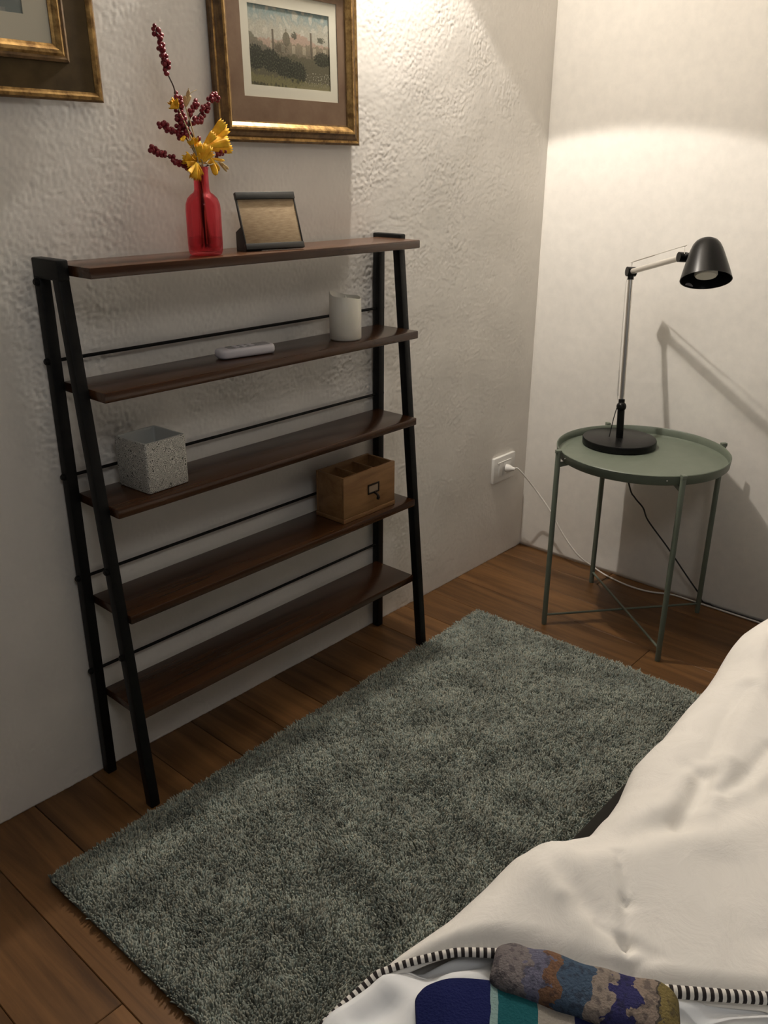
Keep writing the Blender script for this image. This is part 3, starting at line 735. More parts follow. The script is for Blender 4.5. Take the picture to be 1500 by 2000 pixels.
def fp(cx_, cy_, y=-0.09):                # point on the flowers' plane from the picture
    return Vector(on_y((270+cx_/6.06, 30+cy_/6.06), y))
mouth = VB+Vector((0, 0, 0.150))
bmb = bmesh.new(); bmesh.ops.create_uvsphere(bmb, u_segments=10, v_segments=7, radius=0.0040); berry_me = bm_mesh(bmb, 'berry'); berry_me.materials.append(M['berry'])
berry_me.polygons.foreach_set('use_smooth', [True]*len(berry_me.polygons))
def branch(label, main, runs, foot=(0.0, 0.0), twigs=()):
    pts = [VB+Vector((foot[0], foot[1], 0.014)), mouth+Vector((foot[0]*-0.3, foot[1]*0.3, -0.005))]+[fp(*q) for q in main]
    root = thing('berry_branch', label, 'branch', pts[0], 'berry twigs in the red bottle')
    pp = catmull(pts, 8); tube('stem', pp, [0.0017-0.0009*i/len(pp) for i in range(len(pp))], M['stem'], root, 6)
    for tw in twigs:
        tube('twig', catmull([fp(*q) for q in tw], 6), 0.0007, M['stem'], root, 5)
    for run, sprd, n in runs:
        P_ = [fp(*q) for q in run]
        C_ = catmull(P_, 12)
        acc = []
        for k in range(n):
            for _ in range(30):
                c = Vector(C_[min(int((k+rnd.random())/n*len(C_)), len(C_)-1)])
                off = Vector((rnd.uniform(-1, 1), rnd.uniform(-1, 1), rnd.uniform(-1, 1)))
                if off.length > 1: continue
                s_ = sprd*0.000152
                q = c+off*s_
                if all((q-z_).length > 0.0054 for z_ in acc): break
            acc.append(q)
            b_ = bpy.data.objects.new('berry', berry_me); COL.objects.link(b_); b_.parent = root
            b_.location = q-root.location; f_ = rnd.uniform(0.85, 1.12); b_.scale = (f_, f_, f_)
            # short stalk keeps the berry on its twig
    return root
branch('tall upright twig of dark red berries rising highest from the red bottle',
       [(705, 1700), (600, 1480), (540, 1250), (470, 1050), (420, 850), (345, 680), (300, 470), (250, 280), (180, 140)],
       [([(180, 140), (255, 250), (275, 380), (310, 500), (350, 600)], 42, 34), ([(322, 640), (338, 700)], 14, 3), ([(450, 930), (475, 1000), (520, 1090)], 44, 11), ([(470, 1150), (510, 1240), (500, 1330), (550, 1430)], 75, 46)])
branch('side twig of dark red berries pointing left just under the tall twig',
       [(690, 1650), (600, 1500), (520, 1420), (400, 1370), (310, 1310), (230, 1280)],
       [([(225, 1290), (300, 1290), (330, 1340)], 34, 11), ([(360, 1350), (420, 1375), (480, 1400)], 32, 10)], (0.004, 0.003))
branch('lowest drooping twig of dark red berries reaching away over the bottle shoulder',
       [(700, 1790), (600, 1800), (500, 1740), (400, 1690), (300, 1650), (150, 1575)],
       [([(150, 1575), (220, 1620), (305, 1660)], 40, 19), ([(390, 1690), (430, 1720)], 36, 9), ([(470, 1735), (530, 1760), (590, 1805)], 26, 10)], (-0.005, 0.002))
branch('short upright twig of dark red berries between tall twig and picture frame',
       [(720, 1650), (650, 1450), (590, 1310), (620, 1200), (660, 1090), (695, 990)],
       [([(600, 1180), (640, 1110), (690, 1060)], 26, 10), ([(690, 995), (660, 1040)], 16, 3)], (0.003, -0.004))
branch('forked twig of dark red berries leaning across the gilt picture frame',
       [(725, 1680), (650, 1440), (600, 1320), (690, 1220), (760, 1120), (890, 980)],
       [([(620, 1260), (690, 1240), (745, 1240)], 44, 15), ([(760, 1150), (810, 1090)], 44, 13), ([(860, 1010), (900, 970), (930, 980)], 42, 17)], (-0.002, -0.005))
branch('small twig tip of dark red berries beside the hanging yellow petals',
       [(770, 1800), (850, 1760), (920, 1690), (1000, 1610)],
       [([(925, 1655), (965, 1630), (1010, 1605)], 34, 11), ([(700, 1450), (735, 1460)], 18, 3)], (0.006, -0.002))

def petal_mesh(base, tip, width, bulge, ctr, frill=0.0):
    base = Vector(base); tip = Vector(tip); ax = tip-base; L_ = ax.length; ax.normalize()
    view = (Vector(CAM)-base).normalized(); sd_ = ax.cross(view).normalized(); nr = sd_.cross(ax).normalized()
    n, m_ = 9, 7
    P = np.zeros((n, m_, 3))
    for i in range(n):
        t = i/(n-1); w_ = width*((0.22+0.95*math.sin(math.pi*min(t*0.62+0.06, 0.60)))*(1.0 if t < 0.8 else (1-0.75*((t-0.8)/0.2)**2)) if frill < 0.4 else (0.22+1.25*t**0.9)*(1.0 if t < 0.9 else 1-0.25*(t-0.9)/0.1))
        for j in range(m_):
            s_ = (j/(m_-1)-0.5)*2
            q = base+ax*(t*L_+frill*0.0035*math.cos(j*math.pi)*max(0, (t-0.7)/0.3))+sd_*(s_*w_*0.5)+nr*(bulge*math.sin(math.pi*t)*L_-abs(s_)**2*width*0.12+frill*0.0012*math.sin(j*2.4+i*1.3)*t)
            P[i, j] = q
    return grid_mesh('petal', P)
def flower(label, base, petals, mname, ctrs=(), stem=True, frill=0.6, name='yellow_flower', sname='stem_pale', y=-0.09, tend=()):
    b0 = fp(*base, y)
    root = thing(name, label, 'flower', b0, 'yellow flowers in the red bottle')
    for k, (tx, ty, w_) in enumerate(petals):
        tip = fp(tx, ty, y+rnd.uniform(-0.012, 0.010))
        me = petal_mesh(b0, tip, w_*0.000105, rnd.uniform(-0.10, 0.12), None, frill); to_local(me, root)
        o = link('petal', me, M[mname], root, smooth=True)
        sm_ = o.modifiers.new('thickness', 'SOLIDIFY'); sm_.thickness = 0.0006
    if stem:
        tube('stem', catmull([VB+Vector((rnd.uniform(-.01, .01), rnd.uniform(-.01, .01), 0.02)), mouth+Vector((rnd.uniform(-.005, .005), rnd.uniform(-.005, .005), -0.004)), (mouth+b0)/2+Vector((0, -0.004, 0.0)), b0], 6), 0.0011, M[sname], root, 6)
    for tw in tend:
        tube('tendril', catmull([fp(*q) for q in tw], 5), 0.0006, M[sname], root, 5)
    return root
flower('largest yellow trumpet flower with ruffled petals in front of the gilt frame corner', (760, 1570), [(1015, 1258, 120), (1055, 1330, 130), (1045, 1420, 120), (1080, 1500, 110), (1112, 1585, 110), (1010, 1555, 100), (900, 1400, 110), (930, 1500, 90)], 'petal', y=-0.10)
flower('full yellow flower in the middle of the bunch above the bottle neck', (740, 1740), [(700, 1545, 130), (755, 1520, 120), (835, 1545, 120), (868, 1610, 110), (850, 1700, 110), (690, 1660, 100), (880, 1490, 80)], 'petal', y=-0.104)
flower('yellow flower turned away to the lowest berry twig', (690, 1730), [(525, 1705, 110), (560, 1665, 110), (625, 1660, 100), (575, 1765, 90)], 'petal', y=-0.098)
flower('small yellow blossom close under the thickest berry cluster', (660, 1570), [(615, 1480, 90), (665, 1450, 100), (722, 1490, 90), (700, 1540, 80), (640, 1540, 80)], 'petal', y=-0.098)
flower('drooping yellow flower hanging over the bottle mouth', (690, 1740), [(650, 1930, 100), (700, 1950, 100), (738, 1890, 90), (605, 1860, 60), (660, 1850, 100)], 'petal', y=-0.112)
flower('withered yellow flower hanging down beside the bottle neck', (850, 1690), [(925, 1890, 90), (955, 1840, 80), (900, 1820, 90), (1020, 1720, 40)], 'petal', y=-0.095, frill=0.2)
flower('single pale yellow bloom on the tall berry twig', (475, 1100), [(380, 1010, 90), (385, 1060, 100), (430, 1005, 80), (450, 1060, 80)], 'petal', y=-0.098, stem=True)
flower('dry beige flower bud with curling tendrils above the bunch', (560, 1080), [(548, 950, 50), (600, 880, 50), (620, 950, 40), (580, 1000, 60)], 'petal_pale', frill=0.0, tend=[[(600, 940), (640, 905), (690, 882)], [(595, 900), (590, 875), (600, 862)]])
flower('dry beige flower bud dangling at the end of a bent stalk', (950, 1735), [(1070, 1820, 45), (1015, 1770, 40), (1050, 1850, 30)], 'petal_pale', frill=0.0)
flower('tiny orange bud tucked under the berry cluster', (560, 1420), [(505, 1480, 45), (525, 1490, 35)], 'petal', frill=0.2, y=-0.10)

# table-top photo holder
bl_ = Vector((-1.229, -0.107, TOP[0])); br_ = Vector((-1.104, -0.136, TOP[0]))
ex_ = (br_-bl_); PWD = ex_.length; ex_.normalize()
holder = thing('photo_holder', 'small tilted photo holder with dark bars and a tan linen panel on the shelf', 'photo frame', (bl_+br_)/2, rotz=math.atan2(ex_.y, ex_.x))
PH, lean = 0.110, math.atan2(0.040, 0.1045)
def hbox(name, lo, hi, material, bevel=0.0008):
    o = box(name, lo, hi, material, holder, bevel=bevel)
    c = Vector(o.location); R_ = Matrix.Rotation(-lean, 4, 'X'); o.location = R_@c+Vector((0, 0, 0.0032)); o.rotation_euler = (-lean, 0, 0); return o
W2 = PWD/2
hbox('bottom_bar', (-W2, -0.003, 0), (W2, 0.006, 0.0115), M['holder_black'])
hbox('top_bar', (-W2, -0.003, PH-0.0135), (W2, 0.006, PH), M['holder_black'])
for s_ in (-1, 1):
    hbox('side_bar', (s_*W2-(0.0028 if s_ > 0 else 0), -0.001, 0.010), (s_*W2+(0.0028 if s_ < 0 else 0), 0.005, PH-0.012), M['holder_black'])
hbox('linen_panel', (-W2+0.002, 0.0005, 0.008), (W2-0.002, 0.0035, PH-0.010), M['linen'])
hz = 0.045
V = [(-W2+0.004, 0.006, 0.0), (-W2+0.036, 0.006, 0.0), (-W2+0.036, 0.050, 0.0), (-W2+0.004, 0.050, 0.0), (-W2+0.004, 0.023, 0.046), (-W2+0.036, 0.023, 0.046), (-W2+0.036, 0.050, 0.033), (-W2+0.004, 0.050, 0.033)]
me = pmesh('easel_foot', V, [(3, 2, 1, 0), (4, 5, 6, 7), (0, 1, 5, 4), (1, 2, 6, 5), (2, 3, 7, 6), (3, 0, 4, 7)]); link('easel_foot', me, M['holder_black'], holder)

# candle
CB = Vector((-0.950, -0.098, TOP[1])); CR = 0.0355
candle = thing('pillar_candle', 'ivory pillar candle with a wavy melted rim on the second shelf board', 'candle', CB)
seg = 64
def rimz(a):      # wavy melted top edge
    return 0.0945+0.0056*math.cos(a-2.2)+0.0014*math.cos(2*a+2.4)+0.0018*math.cos(3*a+0.4)
V, F = [], []
prof_c = [(0.001, 0, 0), (CR-0.003, 0, 0), (CR, 0.003, 0), (CR, 0.5, 1), (CR, 1.0, 2), (CR-0.0015, 1.0, 3), (CR-0.0045, 0.99, 4), (CR-0.007, 0.93, 4), (CR-0.010, 0.86, 4), (CR-0.02, 0.845, 5), (0.001, 0.842, 5)]
for r_, z_, md in prof_c:
    for k in range(seg):
        a = 2*math.pi*k/seg; top = rimz(a)
        zz = z_ if md == 0 else (top*z_ if md in (1, 2) else (top+0.001 if md == 3 else (top*z_ if md == 4 else 0.094*z_)))
        V.append((r_*math.cos(a), r_*math.sin(a), zz))
for i in range(len(prof_c)-1):
    for k in range(seg):
        k2 = (k+1) % seg; F.append((i*seg+k, i*seg+k2, (i+1)*seg+k2, (i+1)*seg+k))
F.append(tuple(range(seg-1, -1, -1))); F.append(tuple((len(prof_c)-1)*seg+k for k in range(seg)))
o = link('wax_body', pmesh('wax_body', V, F), M['wax'], candle); shade_auto(o, 60)
lathe('flame_tip', [(0.003, 0.078), (0.0048, 0.083), (0.0040, 0.089), (0.0018, 0.0945), (0.0003, 0.0965)], M['wax'], candle, 16)

# remote control
r0 = on_z((428, 706), TOP[1]); 
rem = thing('remote_control', 'slim white remote control lying on the second shelf board', 'remote', (-1.222, -0.078, TOP[1]), rotz=math.radians(-9))
def rounded_slab(name, L_, W_, z0, z1, rad, material, parent, bev=0.004, taper=0.0):
    bm = bmesh.new(); vs = []
    for sx, sy, a0 in ((1, 1, 0), (-1, 1, 90), (-1, -1, 180), (1, -1, 270)):
        for k in range(7):
            a = math.radians(a0+15*k)
            vs.append(bm.verts.new((sx*(L_/2-rad)+rad*math.cos(a), sy*(W_/2-rad)+rad*math.sin(a), z0)))
    f = bm.faces.new(vs)
    g = bmesh.ops.extrude_face_region(bm, geom=[f]); tv_ = [v for v in g['geom'] if isinstance(v, bmesh.types.BMVert)]
    bmesh.ops.translate(bm, vec=(0, 0, z1-z0), verts=tv_)
    bmesh.ops.recalc_face_normals(bm, faces=bm.faces)
    if bev:
        es = [e for e in bm.edges if abs(e.verts[0].co.z-e.verts[1].co.z) < 1e-6]
        bmesh.ops.bevel(bm, geom=es, offset=bev, segments=3, profile=0.5, affect='EDGES')
    o = link(name, bm_mesh(bm, name), material, parent); shade_auto(o, 40); return o
rounded_slab('casing', 0.128, 0.040, 0.001, 0.020, 0.014, M['lilac_plastic'], rem, 0.0065)
bp_ = rounded_slab('button_panel', 0.096, 0.026, 0.0198, 0.0207, 0.006, M['grey_plastic'], rem, 0.0003); bp_.location.x = 0.006
for kx in range(3):
    for ky in range(2):
        o = rounded_slab('button', 0.011, 0.008, 0.0205, 0.0216, 0.003, M['lilac_plastic'], rem, 0.0004); o.location = (-0.022+kx*0.017, -0.006+ky*0.012, 0); sub(o, bp_)
o = rounded_slab('display', 0.026, 0.019, 0.0205, 0.0210, 0.002, M['grey_plastic'], rem, 0.0002); o.location.x = 0.036

# square ceramic pot
PB = Vector((-1.4635, -0.0785, TOP[2]+0.0004))
pot = thing('ceramic_pot', 'empty square white ceramic pot with grey lace print on the middle shelf board', 'pot', PB, rotz=math.radians(3.5))
def square_pot(S, Hh, t):
    bm = bmesh.new()
    def ring(s, z, rad, n=5):
        out = []
        for sx, sy, a0 in ((1, 1, 0), (-1, 1, 90), (-1, -1, 180), (1, -1, 270)):
            for k in range(n):
                a = math.radians(a0+90*k/(n-1)); out.append(bm.verts.new((sx*(s-rad)+rad*math.cos(a), sy*(s-rad)+rad*math.sin(a), z)))
        return out
    s = S/2
    rings = [ring(s-0.004, 0, 0.003), ring(s-0.001, 0.0012, 0.004), ring(s, 0.004, 0.005), ring(s, Hh-0.003, 0.005), ring(s-0.001, Hh-0.0006, 0.0045), ring(s-0.003, Hh, 0.004), ring(s-t+0.001, Hh-0.0004, 0.003), ring(s-t, Hh-0.003, 0.003), ring(s-t-0.001, 0.012, 0.004), ring(s-t-0.004, 0.008, 0.004)]
    n = len(rings[0])
    for i in range(len(rings)-1):
        for k in range(n):
            f = bm.faces.new((rings[i][k], rings[i][(k+1) % n], rings[i+1][(k+1) % n], rings[i+1][k])); f.material_index = 0 if i < 4 else 1
    bm.faces.new(rings[0][::-1]); f = bm.faces.new(rings[-1]); f.material_index = 1
    me = bm_mesh(bm, 'pot_body'); me.materials.append(M['lace']); me.materials.append(M['glaze']); return me
o = link('pot_body', square_pot(0.0945, 0.098, 0.006), None, pot); shade_auto(o, 35)

# wooden organiser box
BX = Vector((-0.908, -0.0875, TOP[3]))
wbox = thing('wooden_box', 'honey wood organiser box with three open compartments and a label pull on the shelf', 'box', BX)
BW, BD, BH, bt = 0.181, 0.092, 0.114, 0.0065
def wb(name, lo, hi, material=M['box_wood'], bevel=0.0009): return box(name, lo, hi, material, wbox, bevel=bevel)
wb('base_panel', (-BW/2-0.0012, -BD/2-0.0012, 0.0005), (BW/2+0.0012, BD/2+0.0012, 0.011))
wb('front_panel', (-BW/2, -BD/2, 0.0115), (BW/2, -BD/2+bt, BH))
wb('back_panel', (-BW/2, BD/2-bt, 0.0115), (BW/2, BD/2, BH))
for s_ in (-1, 1):
    a_, b2 = sorted((s_*BW/2, s_*(BW/2-bt))); wb('side_panel', (a_, -BD/2+bt+0.0002, 0.0115), (b2, BD/2-bt-0.0002, BH-0.0006))
for xx in (-BW/6, BW/6):
    wb('divider', (xx-0.002, -BD/2+bt, 0.0115), (xx+0.002, BD/2-bt, BH-0.006))
hx, hzz = 0.012, 0.064
yf = -BD/2
for lo, hi in (((hx-0.020, yf-0.0022, hzz+0.0085), (hx+0.020, yf, hzz+0.0125)), ((hx-0.020, yf-0.0022, hzz-0.0125), (hx+0.020, yf, hzz-0.0085)), ((hx-0.020, yf-0.0022, hzz-0.0125), (hx-0.0165, yf, hzz+0.0125)), ((hx+0.0165, yf-0.0022, hzz-0.0125), (hx+0.020, yf, hzz+0.0125))):
    wb('label_holder_bar', lo, hi, M['bronze'], 0.0006)
lc = wb('label_card', (hx-0.017, yf-0.0007, hzz-0.009), (hx+0.017, yf+0.0002, hzz+0.009), M['paper_tag'], 0)
tube('pull', catmull([BX+Vector((hx+0.002, yf-0.001, hzz-0.011)), BX+Vector((hx+0.003, yf-0.008, hzz-0.013)), BX+Vector((hx+0.004, yf-0.013, hzz-0.019)), BX+Vector((hx+0.005, yf-0.011, hzz-0.026))], 5), [0.003]*6+[0.0034]*5+[0.0042]*5, M['bronze'], wbox, 10)

# ------------------------------------------------------------------ bed
bed = thing('bed', 'low upholstered charcoal bed frame half hidden under the bedding', 'bed', (-1.15, -1.75, 0))
def bb(name, lo, hi, bev=0.01):
    o = box(name, lo, hi, M['bed_fabric'], bed, bevel=bev); o.location -= bed.location; return o
rl_a = on_z((1095, 1675), 0.25); rl_b = on_z((1355, 1366), 0.25)
YR = (rl_a[1]+rl_b[1])/2
bb('side_rail', (-2.26, YR-0.05, 0.09), (-0.045, YR, 0.25), 0.012)
bb('side_rail', (-2.26, -2.60, 0.09), (-0.045, -2.55, 0.25), 0.012)
bb('foot_rail', (-2.30, -2.60, 0.09), (-2.25, YR, 0.25), 0.012)
bb('head_rail', (-0.05, -2.60, 0.09), (-0.012, YR, 0.30), 0.012)
bb('slat_base', (-2.25, -2.55, 0.17), (-0.05, YR-0.05, 0.20), 0.004)
for xx in (-2.2, -0.14):
    for yy in (YR-0.10, -2.5):
        o = lathe('leg', [(0.022, 0.0), (0.026, 0.1)], M['bed_fabric'], bed, 16); o.location = Vector((xx, yy, 0.0))-bed.location
box('mattress', (-2.235, -2.53, 0.2006), (-0.07, YR-0.165, 0.385), M['mattress'], None, bevel=0.03, seg=3)
tag(bpy.data.objects['mattress'], 'mattress lying on the charcoal bed frame under the duvet', 'mattress')

ZE = 0.43
sil_u = [(1500, 1225), (1440, 1270), (1380, 1345), (1340, 1387), (1290, 1450), (1237, 1503), (1210, 1565), (1182, 1617), (1152, 1652), (1132, 1666), (1090, 1676), (1040, 1692), (985, 1738), (930, 1780), (870, 1828), (780, 1880), (700, 1932), (630, 2000)]
SU = np.array([on_z(p, ZE)[:2] for p in sil_u]); SU = np.concatenate([SU, [[-0.62, -1.10], [-0.1, -1.22]]]); SU = SU[np.argsort(SU[:, 0])]
def y_edge(x):
    return np.interp(x, SU[:, 0], SU[:, 1], left=SU[0, 1]-0.02, right=SU[-1, 1]+0.01)
hem_px = [(745, 1900), (800, 1880), (860, 1866), (900, 1860), (965, 1862), (1020, 1868), (1070, 1883), (1120, 1900), (1200, 1920), (1280, 1933), (1380, 1942), (1500, 1950)]
HE = np.array([on_z(p, 0.464)[:2] for p in hem_px]); HE = HE[np.argsort(HE[:, 1])]
def x_hem(y):
    base = np.interp(y, HE[:, 1], HE[:, 0])
    sl = (HE[1, 0]-HE[0, 0])/(HE[1, 1]-HE[0, 1])
    return np.where(y < HE[0, 1], HE[0, 0]-np.clip(HE[0, 1]-y, 0, 2)*0.05, base)
def segdist(X, Y, poly):
    D = np.full(X.shape, 9.0)
    for a, b_ in zip(poly[:-1], poly[1:]):
        d = b_-a; t = np.clip(((X-a[0])*d[0]+(Y-a[1])*d[1])/(d@d), 0, 1)
        D = np.minimum(D, np.hypot(X-a[0]-t*d[0], Y-a[1]-t*d[1]))
    return D
q4 = lambda *p: [(1080+x/3.571, 1200+y/3.571) for x, y in p]
q6 = lambda *p: [(1000+x/3.0, 1640+y/3.0) for x, y in p]
folds = [  # (picture polyline, height, width)
    (q4((1350, 520), (1230, 680), (1170, 820), (1080, 1010)), -0.007, 0.012),
    (q4((1420, 520), (1300, 680), (1240, 820), (1150, 1010)), 0.006, 0.035),
    (q4((1060, 1130), (990, 1330), (870, 1500)), -0.016, 0.014),
    (q4((1200, 1050), (1130, 1250), (1050, 1400)), 0.010, 0.022),
    (q4((900, 1150), (800, 1350), (650, 1480)), 0.014, 0.035),
    (q4((1520, 950), (1400, 1090), (1290, 1190), (1180, 1250)), -0.010, 0.012),
    (q4((1540, 1010), (1440, 1150), (1330, 1250)), 0.010, 0.030),
    (q4((190, 1665), (400, 1615), (560, 1580), (700, 1530)), -0.014, 0.022),
    (q4((700, 1530), (860, 1510), (1040, 1480), (1250, 1390), (1500, 1260)), -0.007, 0.022),
    (q4((150, 1760), (500, 1690), (860, 1600), (1150, 1540), (1500, 1420)), 0.012, 0.045),
    (q4((900, 1050), (800, 1120), (720, 1190)), -0.005, 0.016),
    (q4((1320, 330), (1180, 520), (1020, 780)), -0.008, 0.030),
    (q4((1500, 230), (1420, 330), (1400, 480)), 0.008, 0.030),
    (q6((110, 160), (280, 330), (500, 480)), -0.006, 0.016),
    (q6((60, 200), (200, 360), (400, 520)), 0.006, 0.022), (q6((112, 150), (180, 260), (280, 380)), 0.009, 0.013),
    (q6((1250, 180), (1330, 320), (1480, 540)), -0.006, 0.025),
    (q6((610, 150), (660, 300), (668, 420), (665, 600), (685, 740), (730, 820)), -0.0055, 0.0065),
    (q6((520, 540), (665, 605)), -0.003, 0.006), (q6((665, 605), (840, 680)), -0.003, 0.007),
    (q6((530, 710), (685, 740)), -0.003, 0.005), (q6((685, 740), (790, 700)), -0.003, 0.005),
    (q6((665, 600), (667, 604)), -0.008, 0.007), (q6((685, 740), (687, 744)), -0.008, 0.007), (q6((668, 395), (669, 400)), -0.006, 0.006),
]
FW = [(np.array([on_z(p, 0.475)[:2] for p in pl_]), h_, w_) for pl_, h_, w_ in folds]
def puff(X, Y):
    return 0.010*np.sin(X*9.0+1.0)*np.sin(Y*8.0+0.4)+0.005*np.sin(X*17+Y*13)
def duvet_top(X, Y):
    Z = 0.478+puff(X, Y)
    for poly, h_, w_ in FW:
        Z = Z+h_*np.exp(-(segdist(X, Y, poly)/w_)**2)
    return Z
ns = 400
s_ = np.linspace(0, 1, ns)
r_e = 0.062
angs = np.radians(np.linspace(-62, 82, 22))
prof_d = [(r_e*(1-math.cos(a)), r_e*(1-math.sin(a))) for a in angs]
inner_d = list(np.arange(r_e*0.95, 0.50, 0.005))+list(np.linspace(0.52, 1.45, 20))
prof_d += [(d, 0.0) for d in inner_d]
PD = np.array(prof_d); m_ = len(PD)
P = np.zeros((ns, m_, 3))
yg = -1.06-PD[:, 0]
xh = None
for it in range(3):
    # y depends on x through the wavy side edge, x on y through the hem
    if it == 0: Yc = np.repeat((-1.06-PD[:, 0])[None, :], ns, 0)
    xh = x_hem(np.minimum(Yc, -1.02)); Xc = xh+(s_**1.15)[:, None]*(-0.07-xh)
    Yc = y_edge(Xc)+0.004-PD[None, :, 0]
Zc = duvet_top(Xc, np.minimum(Yc, y_edge(Xc)-0.03))-PD[None, :, 1]*np.where(PD[None, :, 1] > r_e, 1.15, 1.0)
dh = (Xc-xh)                          # round the hem over
Zc = Zc-0.020*np.clip(1-dh/0.030, 0, 1)**2
P[..., 0] = Xc; P[..., 1] = Yc; P[..., 2] = np.maximum(Zc, 0.262)
duvet = thing('duvet', 'thick ivory duvet with stitched tufts spread over the bed', 'duvet', (-1.0, -1.7, 0.4))
me = grid_mesh('cover', P); me.flip_normals(); to_local(me, duvet); cover = link('cover', me, M['duvet'], duvet, smooth=True)
smd = cover.modifiers.new('thickness', 'SOLIDIFY'); smd.thickness = 0.012; smd.offset = 1.0 if False else -1.0
# striped overlock edging along the hem
hem_curve = [Vector((*on_z(p, z_)[:2], z_)) for p, z_ in zip([(628, 2004), (660, 1972), (700, 1936), (728, 1910), (745, 1899)]+hem_px[1:]+[(1560, 1953), (1640, 1955)], [0.432, 0.437, 0.443, 0.449, 0.453, 0.459, 0.464, 0.466, 0.467, 0.467, 0.466, 0.466, 0.466, 0.466, 0.467, 0.467, 0.467, 0.467])]
cc = [Vector(q) for q in catmull(hem_curve, 40)]
acc = [0.0]
for a, b_ in zip(cc[:-1], cc[1:]): acc.append(acc[-1]+(b_-a).length)
tot = acc[-1]; step = 0.00125
ts = np.arange(0, tot, step); A = np.array([list(v) for v in cc])
path = np.stack([np.interp(ts, acc, A[:, k]) for k in range(3)], 1)
V, F = tube_data(path, list(np.interp(ts, [0, 0.10, 0.2, 0.3, tot], [0.0036, 0.0036, 0.0050, 0.0060, 0.0058])), 10)
me = pmesh('edging', V, F); me.materials.append(M['trim_dark']); me.materials.append(M['trim_light'])
mi = []
for i in range(len(path)-1): mi += [0 if (i//3) % 2 == 0 else 1]*10
mi += [0, 0]; me.polygons.foreach_set('material_index', mi)
to_local(me, duvet); o = link('striped_edging', me, None, duvet, smooth=True); o['label'] = 'black and white overlocked edging'

# white sheet at the foot, under the hem
ZS = 0.457
yl = np.array([[-2.30, -1.045], [-2.0, -1.030]]+[list(v[:2]) for v in (hem_curve[0], hem_curve[1], hem_curve[2], hem_curve[3], hem_curve[4])]); yl = np.concatenate([yl, [[-1.80, -1.062], [-1.72, -1.10], [-1.45, -1.13]]]); yl = yl[np.argsort(yl[:, 0])]
xs_ = np.linspace(-2.255, -1.45, 120)
prof_s = [(0.011*(1-math.cos(a)), 0.011*(1-math.sin(a))) for a in np.radians(np.linspace(-60, 80, 12))]+[(d, 0.0) for d in list(np.arange(0.0105, 0.42, 0.006))+list(np.linspace(0.45, 1.45, 16))]
PS = np.array(prof_s)
Xs = np.repeat(xs_[:, None], len(PS), 1)
Ys = np.interp(Xs, yl[:, 0], yl[:, 1], right=-1.055)-0.004-PS[None, :, 0]
ridges = [([(752, 1906), (762, 1925), (790, 1940), (815, 1943)], 0.007, 0.011), ([(655, 1975), (668, 1990), (690, 2004)], 0.004, 0.012), ([(800, 1960), (870, 1915), (950, 1885)], 0.010, 0.014), ([(700, 1990), (780, 1955), (850, 1925)], -0.012, 0.012), ([(830, 1885), (880, 1880), (940, 1874)], -0.014, 0.012), ([(1370, 1990), (1420, 1968), (1500, 1960)], -0.012, 0.012), ([(1380, 2010), (1440, 1985), (1500, 1978)], 0.006, 0.014)]
Zs = ZS-0.006+0.003*np.sin(Xs*21)*np.sin(Ys*19)
for pl_, h_, w_ in ridges:
    poly = np.array([on_z(p, 0.455)[:2] for p in pl_]); Zs = Zs+h_*np.exp(-(segdist(Xs, Ys, poly)/w_)**2)
Zs = Zs-PS[None, :, 1]
# dip under the duvet
Zs = Zs-0.02*sstep(0.015, 0.06, Xs-x_hem(Ys))
P = np.stack([Xs, Ys, np.maximum(Zs, 0.392)], -1)
me = grid_mesh('bed_sheet', P); me.flip_normals()
sheet = link('bed_sheet', me, M['sheet'], None, smooth=True); tag(sheet, 'rumpled white sheet showing at the foot of the bed below the striped duvet edge', 'sheet')
sms = sheet.modifiers.new('thickness', 'SOLIDIFY'); sms.thickness = 0.006; sms.offset = -1

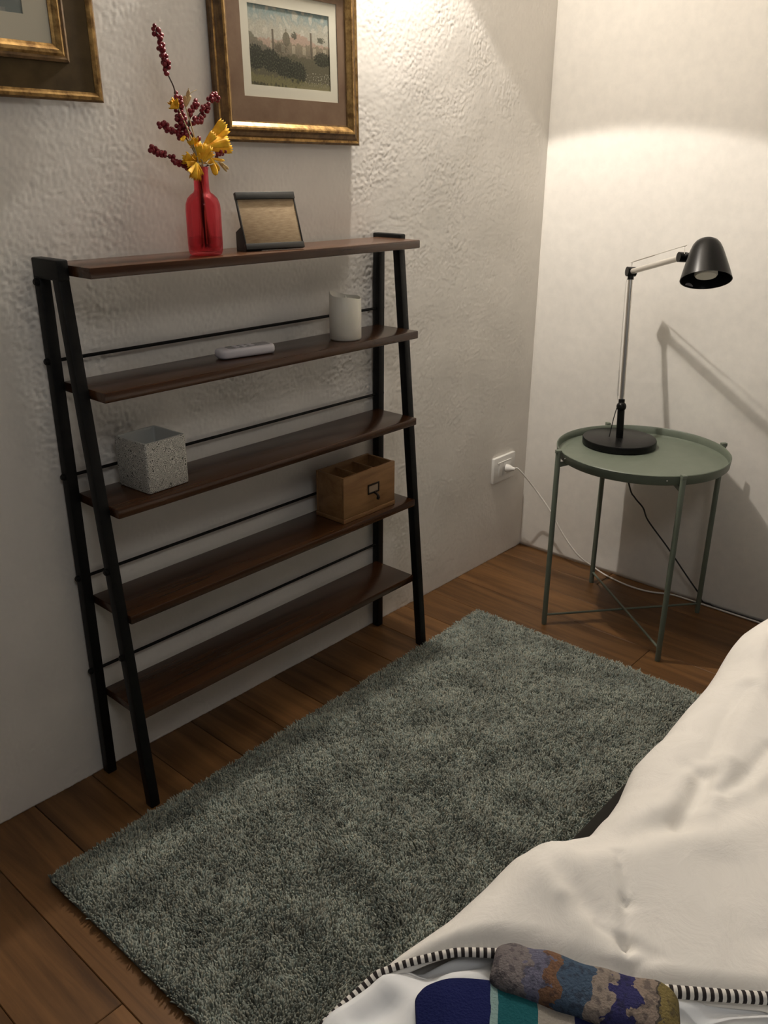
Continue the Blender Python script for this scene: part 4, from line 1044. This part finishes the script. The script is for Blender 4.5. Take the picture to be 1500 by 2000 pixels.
# folded striped towel and knitted scarf lying on the sheet
def lump(name, path_px, z, halfw, thick, material, label, cat, n=60, m2=28, endr=0.03, wob=0.0, seed=1, power=2.6):
    pts = [np.array([*on_z(p, z)[:2], z]) for p in path_px]
    C_ = np.array([np.array(v) for v in catmull(pts, 16)]); 
    ln = np.concatenate([[0], np.cumsum(np.linalg.norm(np.diff(C_, axis=0), axis=1))]); tot = ln[-1]
    uu = np.concatenate([tot*0.5*(1-np.cos(np.linspace(0, math.pi, n)))])
    Cc = np.stack([np.interp(uu, ln, C_[:, k]) for k in range(3)], 1)
    tg = np.gradient(Cc, axis=0); tg[:, 2] = 0; tg /= np.linalg.norm(tg, axis=1)[:, None]
    sdv = np.stack([-tg[:, 1], tg[:, 0], 0*tg[:, 0]], 1)
    hw = np.interp(uu/tot, np.linspace(0, 1, len(halfw)), halfw)
    e = np.clip(np.minimum(uu, tot-uu)/endr, 0, 1); e = np.maximum(e, 0.0); e = np.sqrt(np.clip(1-(1-e)**2, 0.0004, 1))
    th = np.linspace(0, 2*math.pi, m2+1)
    P_ = np.zeros((n, m2+1, 3))
    cs, sn = np.cos(th), np.sin(th)
    ca = np.sign(cs)*np.abs(cs)**(2/power); sa = np.sign(sn)*np.abs(sn)**(2/power)
    rg = np.random.default_rng(seed); wv_ = field(n, m2+1, 1.0/n, 0.15, 0.5, seed)*wob
    for i in range(n):
        P_[i] = Cc[i]+sdv[i]*(ca*hw[i]*(0.55+0.45*e[i]))[:, None]+np.array([0, 0, 1])*((sa*0.5+0.5)*thick*e[i]+thick*(1-e[i])*0.35+wv_[i]*(sa > 0.2))[:, None]
    P_[:, -1] = P_[:, 0]
    me = grid_mesh(name, P_)
    c = Cc.mean(0); me.transform(Matrix.Translation((-c[0], -c[1], -c[2])))
    ax = Cc[-1]-Cc[0]; ang_ = math.atan2(ax[1], ax[0])
    me.transform(Matrix.Rotation(-ang_, 4, 'Z'))
    bm = bmesh.new(); bm.from_mesh(me); bmesh.ops.remove_doubles(bm, verts=bm.verts, dist=1e-5); bmesh.ops.holes_fill(bm, edges=bm.edges); 
    me2 = bm_mesh(bm, name)
    o = link(name, me2, material, None, smooth=True); o.location = Vector(c); o.rotation_euler = (0, 0, ang_)
    tag(o, label, cat); return o, tot
tw_path = [(812, 2012), (900, 2012), (1000, 2024), (1080, 2038), (1180, 2060)]
tl = np.linalg.norm(on_z(tw_path[-1], .47)[:2]-on_z(tw_path[0], .47)[:2])
M['towel'] = stripe_mat('striped_terry', [(0, (0.010, 0.014, 0.07)), (0.40, (0.20, 0.30, 0.29)), (0.445, (0.012, 0.085, 0.10)), (0.66, (0.26, 0.24, 0.21)), (0.86, (0.012, 0.016, 0.06))], 'X', -tl/2, tl/2, bump=0.8)
lump('striped_towel', tw_path, 0.454, [0.040, 0.045, 0.046, 0.046, 0.046], 0.022, M['towel'], 'folded terry towel with navy, teal and beige stripes lying on the bed sheet', 'towel', endr=0.035, wob=0.0012, seed=61)
sc_path = [(960, 1903), (1010, 1916), (1080, 1940), (1160, 1966), (1240, 1988), (1325, 2008)]
sl = np.linalg.norm(on_z(sc_path[-1], .49)[:2]-on_z(sc_path[0], .49)[:2])
M['scarf'] = stripe_mat('mottled_knit', [(0, (0.17, 0.15, 0.15)), (0.19, (0.12, 0.12, 0.17)), (0.30, (0.16, 0.09, 0.055)), (0.37, (0.055, 0.085, 0.13)), (0.54, (0.24, 0.20, 0.17)), (0.64, (0.035, 0.035, 0.11)), (0.77, (0.25, 0.20, 0.165)), (0.88, (0.08, 0.07, 0.06)), (0.90, (0.19, 0.15, 0.06))], 'X', -sl/2+0.024, sl/2+0.024, speck=0.5, bump=0.8, wander=0.05)
lump('knitted_scarf', sc_path, 0.462, [0.026, 0.028, 0.027, 0.026, 0.026], 0.030, M['scarf'], 'rolled mottled knit scarf in grey, blue and brown lying along the striped duvet edge', 'scarf', endr=0.022, wob=0.0014, seed=62)

bpy.context.view_layer.update()
